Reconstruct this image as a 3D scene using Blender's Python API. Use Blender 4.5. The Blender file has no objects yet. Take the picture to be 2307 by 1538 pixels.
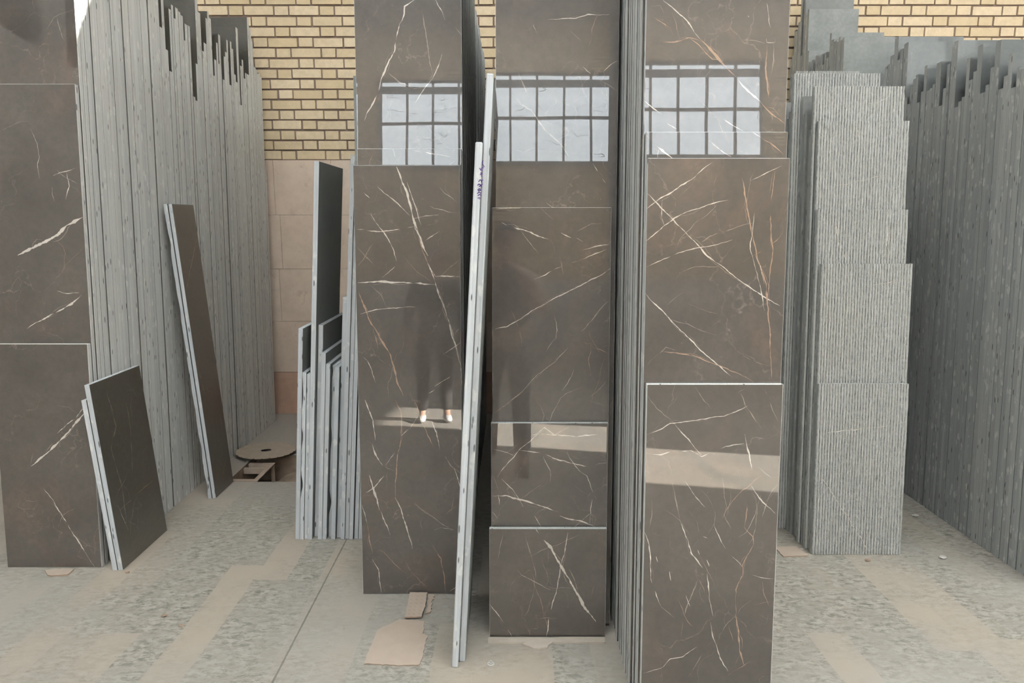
import bpy, bmesh, math, random
from mathutils import Vector, Matrix, Euler, noise
C = bpy.context.scene.collection
sc = bpy.context.scene
R = math.radians
F_PX, CX, CY, PITCH, CAM_H = 1547.0, 1153.5, 769.0, R(10), 1.5
WALL_Y, OPP_Y = 5.25, -9.0
LEAN = R(4)

# ---------------------------------------------------------------- camera, world, sun, exposure
cam = bpy.data.objects.new('camera', bpy.data.cameras.new('camera'))
C.objects.link(cam); sc.camera = cam
cam.location = (0, 0, CAM_H); cam.rotation_euler = (R(90) - PITCH, 0, 0)
cam.data.sensor_width = 36; cam.data.lens = 36 * F_PX / 2307; cam.data.clip_start = 0.02
w = bpy.data.worlds.new('sky'); sc.world = w; w.use_nodes = True
bg = w.node_tree.nodes['Background']
bg.inputs[0].default_value = (0.91, 0.955, 1.0, 1); bg.inputs[1].default_value = 6.5
sun = bpy.data.objects.new('sun', bpy.data.lights.new('sun', 'SUN')); C.objects.link(sun)
sun.data.energy = 95; sun.data.angle = R(0.6); sun.data.color = (1, .95, .86)
SUN_EL = R(25)
SUN_DIR = Vector((-math.cos(SUN_EL), -.33 * math.cos(SUN_EL), -math.sin(SUN_EL))).normalized()
sun.rotation_euler = SUN_DIR.to_track_quat('-Z', 'Y').to_euler()
sun.location = (12, 0, 9)
sc.view_settings.view_transform = 'Standard'; sc.view_settings.look = 'None'
sc.view_settings.gamma = 1; sc.view_settings.use_curve_mapping = False
sc.view_settings.exposure = 0.12
sc.cycles.max_bounces = 8; sc.cycles.diffuse_bounces = 5; sc.cycles.glossy_bounces = 4
sc.cycles.sample_clamp_indirect = 6
sc.cycles.caustics_reflective = False; sc.cycles.caustics_refractive = False

def portal(x, y, z, sx, sz, rot):
    l = bpy.data.lights.new('sky_portal', 'AREA'); l.shape = 'RECTANGLE'; l.size = sx; l.size_y = sz
    l.cycles.is_portal = True
    o = bpy.data.objects.new('sky_portal', l); C.objects.link(o); o.location = (x, y, z); o.rotation_euler = rot

# ---------------------------------------------------------------- projection helpers (photo pixel -> place)
FWD = Vector((0, math.cos(PITCH), -math.sin(PITCH))); UP = Vector((0, math.sin(PITCH), math.cos(PITCH)))
CAM = Vector((0, 0, CAM_H))
def ray(x, y): return Vector((1, 0, 0)) * ((x - CX) / F_PX) + UP * ((CY - y) / F_PX) + FWD
def hit(x, y, p, n):
    d = ray(x, y); return CAM + d * ((p - CAM).dot(n) / d.dot(n))
def floor_pt(x, y): return hit(x, y, Vector((0, 0, 0)), Vector((0, 0, 1)))
def at_y(x, y, Y): return hit(x, y, Vector((0, Y, 0)), Vector((0, 1, 0)))
def at_x(x, y, X): return hit(x, y, Vector((X, 0, 0)), Vector((1, 0, 0)))
def mirrored(x, y, base_y):
    """where a thing seen reflected at pixel x,y in a slab standing at base_y lies on the opposite wall"""
    n = Vector((0, -math.cos(LEAN), math.sin(LEAN))); p = Vector((0, base_y, 0))
    h = hit(x, y, p, n); d = ray(x, y).normalized(); r = d - 2 * d.dot(n) * n
    return h + r * ((OPP_Y - h.y) / r.y)

# ---------------------------------------------------------------- materials
class NT:
    def __init__(s, name):
        s.m = bpy.data.materials.new(name); s.m.use_nodes = True; s.t = s.m.node_tree; s.n = s.t.nodes
        s.b = s.n['Principled BSDF']
    def node(s, typ, ins=None, **props):
        n = s.n.new(typ)
        for k, v in props.items(): setattr(n, k, v)
        for k, v in (ins or {}).items():
            if isinstance(v, bpy.types.NodeSocket): s.t.links.new(v, n.inputs[k])
            else: n.inputs[k].default_value = v
        return n
    def coord(s, kind='Object'): return s.node('ShaderNodeTexCoord').outputs[kind]
    def rnd(s): return s.node('ShaderNodeObjectInfo').outputs['Random']
    def math(s, op, a, b=0.0, c=0.0): return s.node('ShaderNodeMath', {0: a, 1: b, 2: c}, operation=op).outputs[0]
    def mapped(s, vec, scale=(1, 1, 1), loc=(0, 0, 0)):
        return s.node('ShaderNodeMapping', {'Vector': vec, 'Scale': scale, 'Location': loc}).outputs[0]
    def shift(s, vec, k=37.0):
        r = s.math('MULTIPLY', s.rnd(), k)
        c = s.node('ShaderNodeCombineXYZ', {0: r, 1: s.math('MULTIPLY', r, 1.7), 2: s.math('MULTIPLY', r, .6)}).outputs[0]
        return s.node('ShaderNodeVectorMath', {0: vec, 1: c}, operation='ADD').outputs[0]
    def noise(s, vec, scale, detail=4, rough=.55, dist=0.0):
        return s.node('ShaderNodeTexNoise', {'Vector': vec, 'Scale': scale, 'Detail': detail, 'Roughness': rough, 'Distortion': dist}).outputs[0]
    def voro(s, vec, scale, feature='F1'):
        return s.node('ShaderNodeTexVoronoi', {'Vector': vec, 'Scale': scale}, feature=feature).outputs['Distance']
    def ramp(s, f, stops, interp='LINEAR'):
        n = s.node('ShaderNodeValToRGB', {0: f}); n.color_ramp.interpolation = interp
        e = n.color_ramp.elements
        while len(e) < len(stops): e.new(.5)
        for q, (p, c) in zip(e, stops):
            q.position = p; q.color = (*c, 1) if isinstance(c, tuple) else (c, c, c, 1)
        return n.outputs[0]
    def mix(s, f, a, b, blend='MIX'):
        n = s.node('ShaderNodeMix', data_type='RGBA', blend_type=blend)
        for k, v in ((0, f), (6, a), (7, b)):
            if isinstance(v, bpy.types.NodeSocket): s.t.links.new(v, n.inputs[k])
            else: n.inputs[k].default_value = (*v, 1) if isinstance(v, tuple) else v
        return n.outputs[2]
    def bump(s, h, strength=.3, dist=.01):
        o = s.node('ShaderNodeBump', {'Height': h, 'Strength': strength, 'Distance': dist}).outputs[0]
        s.t.links.new(o, s.b.inputs['Normal']); return o
    def set(s, **k):
        for a, v in k.items():
            i = s.b.inputs[a.replace('_', ' ')]
            if isinstance(v, bpy.types.NodeSocket): s.t.links.new(v, i)
            else: i.default_value = (*v, 1) if isinstance(v, tuple) and len(v) == 3 else v
        return s.m

def plain(name, col, rough=.7, metal=0.0, var=.12):
    t = NT(name); n = t.noise(t.coord(), 18, 4)
    c = t.mix(n, tuple(max(0, x * (1 - var)) for x in col), tuple(x * (1 + var) for x in col))
    return t.set(Base_Color=c, Roughness=rough, Metallic=metal)

def marble(name, lo, hi, rough=.42, coat=1.0, vein=.5, brown=(.16, .10, .07)):
    """polished grey-brown limestone: cloudy body, hairline veins, a clear wax polish over a softer sheen"""
    t = NT(name); v = t.shift(t.coord())
    cloud = t.noise(v, 3.2, 6, .6, .6)
    fine = t.noise(v, 45, 5, .6)
    c = t.mix(t.ramp(cloud, [(.3, 0.0), (.72, 1.0)]), lo, hi)
    c = t.mix(t.math('MULTIPLY', t.ramp(t.noise(v, 2.1, 5, .6, 1.2), [(.56, 0.0), (.72, 1.0)]), .32), c, brown)
    c = t.mix(t.ramp(fine, [(.35, 0.3), (.6, 0.0)]), c, tuple(x * .55 for x in lo))
    wv = t.node('ShaderNodeVectorMath', {0: v, 1: t.node('ShaderNodeVectorMath', {0: t.node('ShaderNodeTexNoise', {'Vector': v, 'Scale': 5.0, 'Detail': 5.0}).outputs[1], 1: (.34, .34, .34)}, operation='MULTIPLY').outputs[0]}, operation='ADD').outputs[0]
    e1 = t.voro(t.mapped(wv, (1.5, 1.5, .75)), 3.0, 'DISTANCE_TO_EDGE')
    m1 = t.math('MULTIPLY', t.ramp(e1, [(0.0, 1.0), (.012, 0.0)]), t.ramp(t.noise(v, 4.3, 3), [(.45, 0.0), (.62, 1.0)]))
    e2 = t.voro(wv, 11.0, 'DISTANCE_TO_EDGE')
    m2 = t.math('MULTIPLY', t.ramp(e2, [(0.0, 1.0), (.02, 0.0)]), t.ramp(t.noise(v, 6.3, 3), [(.55, 0.0), (.7, 1.0)]))
    m = t.math('MULTIPLY', t.math('MAXIMUM', m1, t.math('MULTIPLY', m2, .5)), t.math('MULTIPLY', t.ramp(t.noise(v, 60, 3), [(.4, .2), (.6, 1.0)]), vein * .45))
    c = t.mix(m, c, (.42, .36, .29))
    dots = t.ramp(t.voro(v, 38), [(.0, 1.0), (.05, 0.0)])
    c = t.mix(t.math('MULTIPLY', dots, t.ramp(t.noise(v, 5), [(.5, 0.0), (.6, .6)])), c, (.6, .58, .54))
    t.b.inputs['Coat Weight'].default_value = coat; t.b.inputs['Coat Roughness'].default_value = .006
    t.b.inputs['Coat IOR'].default_value = 1.75
    h = t.noise(t.coord(), 2.6, 1)
    b = t.node('ShaderNodeBump', {'Height': h, 'Strength': .02, 'Distance': .012}).outputs[0]
    t.t.links.new(b, t.b.inputs['Coat Normal'])
    return t.set(Base_Color=c, Roughness=rough)

def sawn(name, lo, hi, warm=(.42, .39, .33), fl=1.0):
    """unpolished sawn edge of a slab: pale dusty grey with saw streaks, white nicks and dark pits"""
    t = NT(name); v = t.shift(t.coord(), 23)
    c = t.mix(t.rnd(), lo, hi)
    streak = t.noise(t.mapped(v, (60, 60, 1.3)), 2.2, 4, .6)
    c = t.mix(t.ramp(streak, [(.35, .45), (.65, 0.0)]), c, tuple(x * .6 for x in lo))
    c = t.mix(t.ramp(t.noise(v, 1.1, 4), [(.45, 0.0), (.7, .45)]), c, warm)
    dv = t.node('ShaderNodeTexNoise', {'Vector': v, 'Scale': 55.0, 'Detail': 2.0}).outputs[1]
    vd = t.node('ShaderNodeVectorMath', {0: v, 1: t.node('ShaderNodeVectorMath', {0: dv, 1: (.02, .02, .03)}, operation='MULTIPLY').outputs[0]}, operation='ADD').outputs[0]
    w1 = t.voro(t.mapped(vd, (34, 34, 14)), 1.0)
    c = t.mix(t.math('MULTIPLY', t.ramp(w1, [(.22, .85), (.32, 0.0)]), t.ramp(t.noise(v, 3.3, 3), [(.36, 0.0), (.5, fl)])), c, (.70, .70, .66))
    w2 = t.voro(t.mapped(v, (46, 46, 9), (3, 1, 2)), 1.0)
    c = t.mix(t.ramp(w2, [(.11, .9), (.15, 0.0)]), c, (.06, .06, .06))
    dust = t.noise(t.mapped(v, (26, 26, 5)), 2.0, 5, .7)
    c = t.mix(t.ramp(dust, [(.6, 0.0), (.76, .5)]), c, (.56, .57, .55))
    t.bump(t.math('ADD', streak, t.noise(v, 90, 3)), .25, .002)
    return t.set(Base_Color=c, Roughness=.75)

M = {}
M['polish'] = marble('polished_grey_brown_marble', (.044, .037, .031), (.078, .066, .056))
M['polish_dark'] = marble('polished_dark_marble', (.044, .041, .032), (.072, .066, .053), .4, .6, .35, (.07, .058, .04))
M['honed'] = marble('honed_grey_marble', (.13, .135, .13), (.20, .205, .20), .6, 0.15, .5, (.16, .15, .13))
M['brushed'] = marble('brushed_grey_stone', (.17, .18, .175), (.27, .28, .27), .75, 0.0, .3, (.2, .2, .19))
M['backface'] = plain('sawn_slab_back', (.21, .22, .215), .6)
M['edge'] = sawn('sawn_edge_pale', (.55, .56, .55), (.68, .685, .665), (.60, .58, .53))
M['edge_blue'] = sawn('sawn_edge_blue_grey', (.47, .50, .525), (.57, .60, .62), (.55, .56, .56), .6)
M['edge_shaded'] = sawn('sawn_edge_shaded', (.30, .315, .31), (.42, .43, .42), (.37, .37, .35), .45)  # darker copy of the sawn edge; shade of the shadowed sides put into its colour
M['vein'] = plain('white_calcite_vein', (.56, .51, .45), .35, 0, .35)
M['rust'] = plain('rust_tinted_vein', (.31, .205, .145), .35)
M['faint'] = plain('faint_vein', (.235, .20, .165), .35)
M['dark'] = plain('dark_open_seam', (.07, .068, .062), .9)
M['slate'] = marble('blue_grey_marble', (.075, .084, .084), (.115, .126, .125), .55, .08, .5, (.10, .10, .09))
for k in ('vein', 'rust', 'faint'):
    b = M[k].node_tree.nodes['Principled BSDF']; b.inputs['Coat Weight'].default_value = 1; b.inputs['Coat Roughness'].default_value = .01; b.inputs['Coat IOR'].default_value = 1.75

def fluted_mat():
    t = NT('split_fluted_stone'); v = t.shift(t.coord())
    c = t.mix(t.ramp(t.noise(v, 3, 5, .6), [(.3, 0.0), (.7, 1.0)]), (.17, .175, .165), (.30, .30, .275))
    c = t.mix(t.ramp(t.noise(v, 260, 3, .7), [(.45, 0.0), (.62, .7)]), c, (.46, .47, .45))
    c = t.mix(t.ramp(t.noise(v, 2.0, 4), [(.58, 0.0), (.78, .6)]), c, (.34, .29, .18))
    a = t.node('ShaderNodeAttribute', attribute_name='tone').outputs['Fac']     # paler on the crests, darker in the grooves
    c = t.mix(t.ramp(t.math('ADD', a, t.math('MULTIPLY', t.noise(v, 70, 3), .5)), [(.55, .75), (1.15 / 1.5 + .05, 0.0)]), c, (.10, .105, .10))
    c = t.mix(t.ramp(t.math('ADD', a, t.math('MULTIPLY', t.noise(v, 50, 3), .8)), [(.62, 0.0), (1.0, .8)]), c, (.52, .525, .50))
    t.bump(t.noise(v, 220, 3, .7), .5, .003)
    return t.set(Base_Color=c, Roughness=.8)
M['fluted'] = fluted_mat()

def floor_mat():
    t = NT('dusty_concrete_floor'); v = t.coord()
    sep = t.node('ShaderNodeSeparateXYZ', {0: v}); X, Y = sep.outputs[0], sep.outputs[1]
    Xw = t.math('ADD', X, t.math('MULTIPLY', t.math('SUBTRACT', t.noise(t.mapped(v, (1, .6, 1)), 3, 3), .5), .05))
    u = t.math('FLOOR', t.math('MULTIPLY', Xw, 7.3))
    rowoff = t.node('ShaderNodeTexWhiteNoise', {'W': u}, noise_dimensions='1D').outputs[0]
    q = t.math('FLOOR', t.math('ADD', t.math('MULTIPLY', Y, .62), t.math('MULTIPLY', rowoff, 7)))
    cell = t.node('ShaderNodeCombineXYZ', {0: u, 1: q}).outputs[0]
    wn = t.node('ShaderNodeTexWhiteNoise', {'Vector': cell}, noise_dimensions='3D').outputs[0]
    mott = t.noise(t.mapped(v, (.8, 1.1, 1)), 11, 7, .72, .3)
    grain = t.noise(t.mapped(v, (.55, 1.1, 1)), 46, 7, .78, .35)
    beige, grey = (.32, .275, .225), (.225, .212, .182)
    grit = t.mix(t.ramp(grain, [(.40, 0.0), (.56, 1.0)]), (.085, .082, .07), (.33, .31, .27))
    c = t.mix(t.ramp(mott, [(.42, 0.0), (.62, .85)]), grit, grey)
    m = t.math('MULTIPLY', t.ramp(wn, [(.42, 0.15), (.62, 1.0)]), t.ramp(t.noise(v, 2.3, 5, .6), [(.34, .25), (.58, 1.0)]))
    c = t.mix(m, c, beige)
    c = t.mix(t.ramp(t.noise(v, .9, 3), [(.40, .6), (.55, 0.0)]), c, (.285, .268, .242))
    # clean, softly dusted screed close to the stacks
    far = t.ramp(t.math('ADD', t.math('MULTIPLY', Y, .2), t.math('MULTIPLY', t.noise(v, 2), .15)), [(.74, 0.0), (.84, .75)])
    c = t.mix(far, c, (.30, .275, .245))
    gx = t.math('ABSOLUTE', t.math('ADD', X, .79))
    groove = t.math('LESS_THAN', t.math('ADD', gx, t.math('MULTIPLY', t.noise(v, 30), .006)), .0065)
    c = t.mix(t.math('MULTIPLY', groove, .75), c, (.09, .08, .07))
    spk = t.ramp(t.voro(v, 16), [(.0, 1.0), (.06, 0.0)])
    c = t.mix(t.math('MULTIPLY', spk, .6), c, (.09, .08, .07))
    t.bump(t.math('ADD', t.math('MULTIPLY', grain, .6), t.math('MULTIPLY', groove, -1.0)), .35, .006)
    return t.set(Base_Color=c, Roughness=.78)
M['floor'] = floor_mat()

def attr_mat(name, base_lo, base_hi, rough=.85, nsc=30, pits=None):
    t = NT(name); a = t.node('ShaderNodeAttribute', attribute_name='tone').outputs['Fac']; v = t.coord()
    c = t.mix(a, base_lo, base_hi)
    c = t.mix(t.ramp(t.noise(v, nsc, 5, .65), [(.35, .35), (.6, 0.0)]), c, tuple(x * .72 for x in base_lo))
    if pits:
        c = t.mix(t.ramp(t.noise(v, 7, 6, .7, 1.0), [(.6, 0.0), (.72, .75)]), c, pits)
        c = t.mix(t.ramp(t.noise(t.mapped(v, (1, 1, 2)), 60, 4, .7), [(.66, 0.0), (.72, .6)]), c, (.16, .11, .08))
    t.bump(t.noise(v, nsc * 3, 4), .25, .003)
    return t.set(Base_Color=c, Roughness=rough)
M['brick'] = attr_mat('yellow_facing_brick', (.56, .445, .28), (.68, .56, .39))
M['travertine'] = attr_mat('pink_beige_travertine', (.60, .47, .37), (.66, .54, .44), .5, 9, (.36, .24, .17))
M['travertine_red'] = attr_mat('reddish_travertine', (.42, .27, .20), (.46, .30, .22), .55, 14, (.30, .19, .14))
M['mortar'] = plain('dark_brown_mortar', (.21, .155, .125), .95)
M['plaster'] = plain('dusty_plaster', (.34, .32, .29), .9)
M['roof'] = plain('grey_roof_sheet', (.30, .30, .29), .8)
M['steel'] = plain('painted_window_steel', (.16, .17, .18), .5, .2)
M['rusty'] = plain('dusty_rusty_steel', (.34, .27, .215), .8, .1, .25)
M['blade'] = plain('dusty_saw_blade', (.33, .275, .22), .7, .1, .2)
M['dirt'] = plain('packed_brown_dirt', (.22, .165, .12), .95, 0, .45)
M['card'] = plain('brown_cardboard', (.37, .30, .245), .85, 0, .12)
M['card_dark'] = plain('torn_cardboard_edge', (.24, .17, .12), .9, 0, .3)
M['wood'] = plain('pale_wood_batten', (.42, .37, .31), .8, 0, .2)
M['chip'] = plain('white_stone_chip', (.42, .40, .37), .8)
M['ink'] = plain('purple_marker_ink', (.10, .045, .22), .5)
M['inkblack'] = plain('black_marker_ink', (.04, .04, .045), .5)

def opp_brick():
    t = NT('yellow_brick_courses'); v = t.coord()
    sw = t.node('ShaderNodeSeparateXYZ', {0: v})
    cv = t.node('ShaderNodeCombineXYZ', {0: sw.outputs[0], 1: sw.outputs[2]}).outputs[0]
    b = t.node('ShaderNodeTexBrick', {'Vector': cv, 'Color1': (.66, .50, .29, 1), 'Color2': (.56, .41, .23, 1), 'Mortar': (.09, .065, .05, 1), 'Scale': 1.0, 'Mortar Size': .0115, 'Brick Width': .23, 'Row Height': .0716})
    return t.set(Base_Color=b.outputs[0], Roughness=.9)
M['brick_far'] = opp_brick()

def glass_mat():
    t = NT('window_glass')
    tr = t.node('ShaderNodeBsdfTransparent', {0: (.96, .98, .98, 1)}); gl = t.node('ShaderNodeBsdfGlossy', {'Roughness': .02})
    fr = t.node('ShaderNodeFresnel', {0: 1.45})
    mx = t.node('ShaderNodeMixShader', {0: fr.outputs[0]}); t.t.links.new(tr.outputs[0], mx.inputs[1]); t.t.links.new(gl.outputs[0], mx.inputs[2])
    t.t.links.new(mx.outputs[0], t.n['Material Output'].inputs[0]); return t.m
M['glass'] = glass_mat()

# ---------------------------------------------------------------- mesh helpers
def link(name, me, mats, parent=None):
    o = bpy.data.objects.new(name, me); C.objects.link(o)
    for m in mats: me.materials.append(m)
    if parent: o.parent = parent
    return o
def mesh_of(bm, name):
    me = bpy.data.meshes.new(name); bm.to_mesh(me); bm.free(); return me
def tag(o, label=None, cat=None, group=None, kind=None):
    for k, v in (('label', label), ('category', cat), ('group', group), ('kind', kind)):
        if v: o[k] = v
    return o
def box(bm, x0, x1, y0, y1, z0, z1, mi=0):
    vs = [bm.verts.new(p) for p in ((x0, y0, z0), (x1, y0, z0), (x1, y1, z0), (x0, y1, z0), (x0, y0, z1), (x1, y0, z1), (x1, y1, z1), (x0, y1, z1))]
    fs = []
    for q in ((0, 1, 5, 4), (1, 2, 6, 5), (2, 3, 7, 6), (3, 0, 4, 7), (4, 5, 6, 7), (3, 2, 1, 0)):
        f = bm.faces.new([vs[i] for i in q]); f.material_index = mi; fs.append(f)
    return vs, fs
def smooth(o):
    for p in o.data.polygons: p.use_smooth = True
    return o
rng = random.Random(11)

def slab_matrix(X, Y, yaw, lean, T, z=0.0):
    """front bottom corner at X,Y on the floor; lean > 0 tips the top away from the front face"""
    lift = T * math.sin(lean) if lean > 0 else 0
    return Matrix.Translation((X, Y, z + lift)) @ Matrix.Rotation(yaw, 4, 'Z') @ Matrix.Rotation(-lean, 4, 'X')

def ribbon(bm, pts, wd, mi, rg, y=-.0005, jit=.0012, strands=True):
    """a vein as a thin inlay following pts (local x,z) on the face: swelling, thinning out, broken in places, with hair strands beside it"""
    out = []
    for (a, b) in zip(pts, pts[1:]):
        L = math.dist(a, b); n = max(1, int(L / .006))
        for i in range(n):
            k = i / n; out.append((a[0] + (b[0] - a[0]) * k, a[1] + (b[1] - a[1]) * k))
    out.append(pts[-1]); N = len(out); sd = rg.uniform(0, 900)
    nz = lambda i, f, o: noise.noise(Vector((sd + o, i * f, 0)))
    L = []; Rr = []; ok = []
    for i, (x, z) in enumerate(out):
        p, q = out[max(0, i - 2)], out[min(N - 1, i + 2)]
        dx, dz = q[0] - p[0], q[1] - p[1]; l = math.hypot(dx, dz) or 1; nx, nzz = -dz / l, dx / l
        j = (nz(i, .11, 0) * .0045 + nz(i, .45, 7) * .0016) * (jit / .0012)
        tp = min(1, .15 + min(i, N - 1 - i) * .12)
        gp = nz(i, .09, 11) + .46; tp *= max(0, min(1, gp * 5))
        ww = wd * .60 * tp * max(.12, .60 + .75 * nz(i, .16, 3) + .55 * nz(i, .6, 5))
        L.append(bm.verts.new((x + nx * (j + ww), y, z + nzz * (j + ww)))); Rr.append(bm.verts.new((x + nx * (j - ww), y, z + nzz * (j - ww))))
        ok.append(gp > 0)
    for i in range(N - 1):
        if not (ok[i] or ok[i + 1]): continue
        f = bm.faces.new((L[i], L[i + 1], Rr[i + 1], Rr[i])); f.material_index = mi
        f.normal_update()
        if f.normal.y > 0: f.normal_flip()
    if strands and wd > .0025 and len(out) > 12:
        for s_ in range(2):
            a = rg.randint(0, N // 2); b = min(N - 1, a + rg.randint(8, max(9, N // 2))); off = rg.choice((-1, 1)) * wd * rg.uniform(.9, 2.2); sub = []
            for i in range(a, b, 3):
                p, q = out[max(0, i - 2)], out[min(N - 1, i + 2)]; dx, dz = q[0] - p[0], q[1] - p[1]; l = math.hypot(dx, dz) or 1
                k = (i - a) / max(1, b - a); sub.append((out[i][0] - dz / l * off * math.sin(k * 3.14), out[i][1] + dx / l * off * math.sin(k * 3.14)))
            if len(sub) > 2: ribbon(bm, sub, wd * .28, mi if mi != 3 else 5, rg, y, jit, False)

def px_local(mat, x, y):
    n = (mat.to_3x3() @ Vector((0, -1, 0))); p = mat.translation
    h = mat.inverted() @ hit(x, y, p, n); return (h.x, h.z)

def clip_pts(pts, W, H):
    return [(min(max(x, .001), W - .001), min(max(z, .001), H - .001)) for x, z in pts]

def slab(label, X, Y, W, H, T, yaw=0.0, lean=LEAN, mats=('polish', 'edge', 'backface'), group=None, name='marble_slab', cat='stone slab',
         veins=(), rand=0, seed=1, z=0.0, notch=0, squig=None, chips=(), bev=.0012):
    mat = slab_matrix(X, Y, yaw, lean, T, z); rg = random.Random(seed * 7 + 3)
    bm = bmesh.new(); vs, fs = box(bm, 0, W, 0, T, 0, H, 1)
    if bev:
        bmesh.ops.bevel(bm, geom=list(bm.edges), offset=bev, segments=1, affect='EDGES')
        bm.normal_update()
    for f in bm.faces:
        f.normal_update()
        f.material_index = 0 if f.normal.y < -.9 else (2 if f.normal.y > .9 else 1)
    if notch:   # saw-broken long edge
        bmesh.ops.subdivide_edges(bm, edges=[e for e in bm.edges if abs(e.verts[0].co.z - e.verts[1].co.z) > H * .5], cuts=int(H / .03), use_grid_fill=True)
        for v in bm.verts:
            if v.co.x < .01 and v.co.y > T * .5 and .05 < v.co.z < H - .02:
                v.co.y -= max(0, noise.noise(Vector((seed, 0, v.co.z * 9)))) * notch; v.co.x += max(0, noise.noise(Vector((seed, 3, v.co.z * 14)))) * notch
    idx = {'w': 3, 'o': 4, 'f': 5, 'd': 6}
    for (k, wpx, pts) in veins:
        loc = [px_local(mat, *p) for p in pts]
        d = (mat.translation - CAM).dot(FWD)
        loc = clip_pts(loc, W, H)
        ribbon(bm, loc, wpx * d / F_PX, idx[k], rg)
    for i in range(rand):
        x, zz = rg.uniform(.02, W - .02), rg.uniform(.05, H - .05); a = rg.choice((-1, 1)) * rg.uniform(.5, 1.5) - math.pi / 2 * 0
        pts = [(x, zz)]
        for s in range(rg.randint(2, 7)):
            a += rg.gauss(0, .25); x += math.cos(a) * .03; zz += math.sin(a) * .03
            if not (.003 < x < W - .003 and .003 < zz < H - .003): break
            pts.append((x, zz))
        if len(pts) > 1: ribbon(bm, pts, rg.uniform(.0008, .002), idx[rg.choice('fffwo')], rg)
    if squig:
        x0, y0, x1, y1, n = squig
        for i in range(n):
            p = px_local(mat, rg.uniform(x0, x1), rg.uniform(y0, y1)); pts = [p]; a = rg.uniform(0, 6.28)
            for s in range(rg.randint(3, 8)):
                a += rg.gauss(0, .9); p = (p[0] + math.cos(a) * .010, p[1] + math.sin(a) * .007); pts.append(p)
            ribbon(bm, clip_pts(pts, W, H), rg.uniform(.0016, .0034), 6, rg, jit=.0005, strands=False)
    o = link(name, mesh_of(bm, name), [M[mats[0]], M[mats[1]], M[mats[2]], M['vein'], M['rust'], M['faint'], M['dark']])
    o.matrix_world = mat
    return tag(o, label, cat, group, 'thing')

# ---------------------------------------------------------------- the building
PIT = (-1.66, -1.10, 3.80, 4.26)
def structure(name, bm, mats):
    return tag(link(name, mesh_of(bm, name), mats), kind='structure')
XL, XR, YB, ZC = -6.0, 8.0, OPP_Y, 7.6
bm = bmesh.new()
px0, px1, py0, py1 = PIT
for (a, b_, c, d) in ((XL, XR, YB, py0), (XL, XR, py1, WALL_Y + .05), (XL, px0, py0, py1), (px1, XR, py0, py1)):
    vs = [bm.verts.new(p) for p in ((a, c, 0), (b_, c, 0), (b_, d, 0), (a, d, 0))]; bm.faces.new(vs)
nf = len(bm.faces)
def quad(bm, pts, mi):
    f = bm.faces.new([bm.verts.new(p) for p in pts]); f.material_index = mi; return f
D = -.16     # the shallow broken-out pit, its dirt bank rising to one side
D2 = D - .2
quad(bm, ((px0, py0, 0), (px0, py0, D2), (px1, py0, D2), (px1, py0, 0)), 1)
quad(bm, ((px0, py1, 0), (px1, py1, 0), (px1, py1, D2), (px0, py1, D2)), 1)
quad(bm, ((px0, py0, 0), (px0, py1, 0), (px0, py1, D2), (px0, py0, D2)), 1)
quad(bm, ((px1, py0, 0), (px1, py0, D2), (px1, py1, D2), (px1, py1, 0)), 1)
N = 22
g = [[bm.verts.new((px0 + (px1 - px0) * i / N, py0 + (py1 - py0) * j / N,
      D + .13 * max(0, min(1, (i / N - .22) / .5)) * min(1, (j / N + .25)) + .022 * noise.noise(Vector((i * .5, j * .5, 0))) - .008)) for j in range(N + 1)] for i in range(N + 1)]
for i in range(N):
    for j in range(N):
        f = bm.faces.new((g[i][j], g[i + 1][j], g[i + 1][j + 1], g[i][j + 1])); f.material_index = 1
structure('floor', bm, [M['floor'], M['dirt']])

# wall_back: real bricks (long and short in turn) over travertine cladding
Z0, CRS, BH = 1.94, .0716, .0585
hot = Vector((-1.80, 2.99, 2.42)); kk = (WALL_Y + .12 - hot.y) / -SUN_DIR.y; hp = hot - SUN_DIR * kk
HOT = (hp.x - .75, hp.x + .75, hp.z - .3, hp.z + .8)      # unseen opening added so the sun hits the pale stack's top
def brick_wall():
    bm = bmesh.new(); lay = bm.faces.layers.float.new('tone'); rg = random.Random(5)
    hx0, hx1, hz0, hz1 = HOT
    for (a, b_, c, d) in ((XL, hx0, 0, ZC), (hx1, XR, 0, ZC), (hx0, hx1, 0, hz0), (hx0, hx1, hz1, ZC)):
        box(bm, a, b_, WALL_Y + .012, WALL_Y + .25, c, d, 1)
    z = Z0; r = 0
    while z < 4.3:
        x = -1.327 - .0475 - (0 if r % 2 == 0 else .163) - .326 * 14; k = 0
        while x < 7.8:
            w_ = .095 if k % 2 == 0 else .205
            jx, jz = rg.uniform(-.002, .002), rg.uniform(-.0015, .0015)
            y0 = WALL_Y + rg.uniform(-.002, .002)
            vs, fs = box(bm, x + jx, x + w_ + jx, y0, WALL_Y + .02, z + jz + .006, z + jz + .006 + BH + rg.uniform(-.0015, .0015), 0)
            t_ = rg.random()
            for f in fs: f[lay] = t_
            x += w_ + .013; k += 1
        z += CRS; r += 1
    return bm
structure('wall_back', brick_wall(), [M['brick'], M['mortar']])
bm = bmesh.new(); lay = bm.faces.layers.float.new('tone'); rg = random.Random(8)
z0 = 0.0
for zi, z1 in enumerate((.335, .735, 1.138, 1.54, 1.94)):
    x = -6.0 + (.0 if zi % 2 else .21)
    while x < 7.6:
        w_ = rg.choice((.4, .43, .5))
        vs, fs = box(bm, x + .001, x + w_ - .001, WALL_Y - .018 + rg.uniform(0, .002), WALL_Y + .02, z0 + .001, z1 - .0012, 1 if zi == 0 else 0)
        t_ = rg.random()
        for f in fs: f[lay] = t_
        x += w_
    z0 = z1
structure('trim_1', bm, [M['travertine'], M['travertine_red']])

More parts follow.
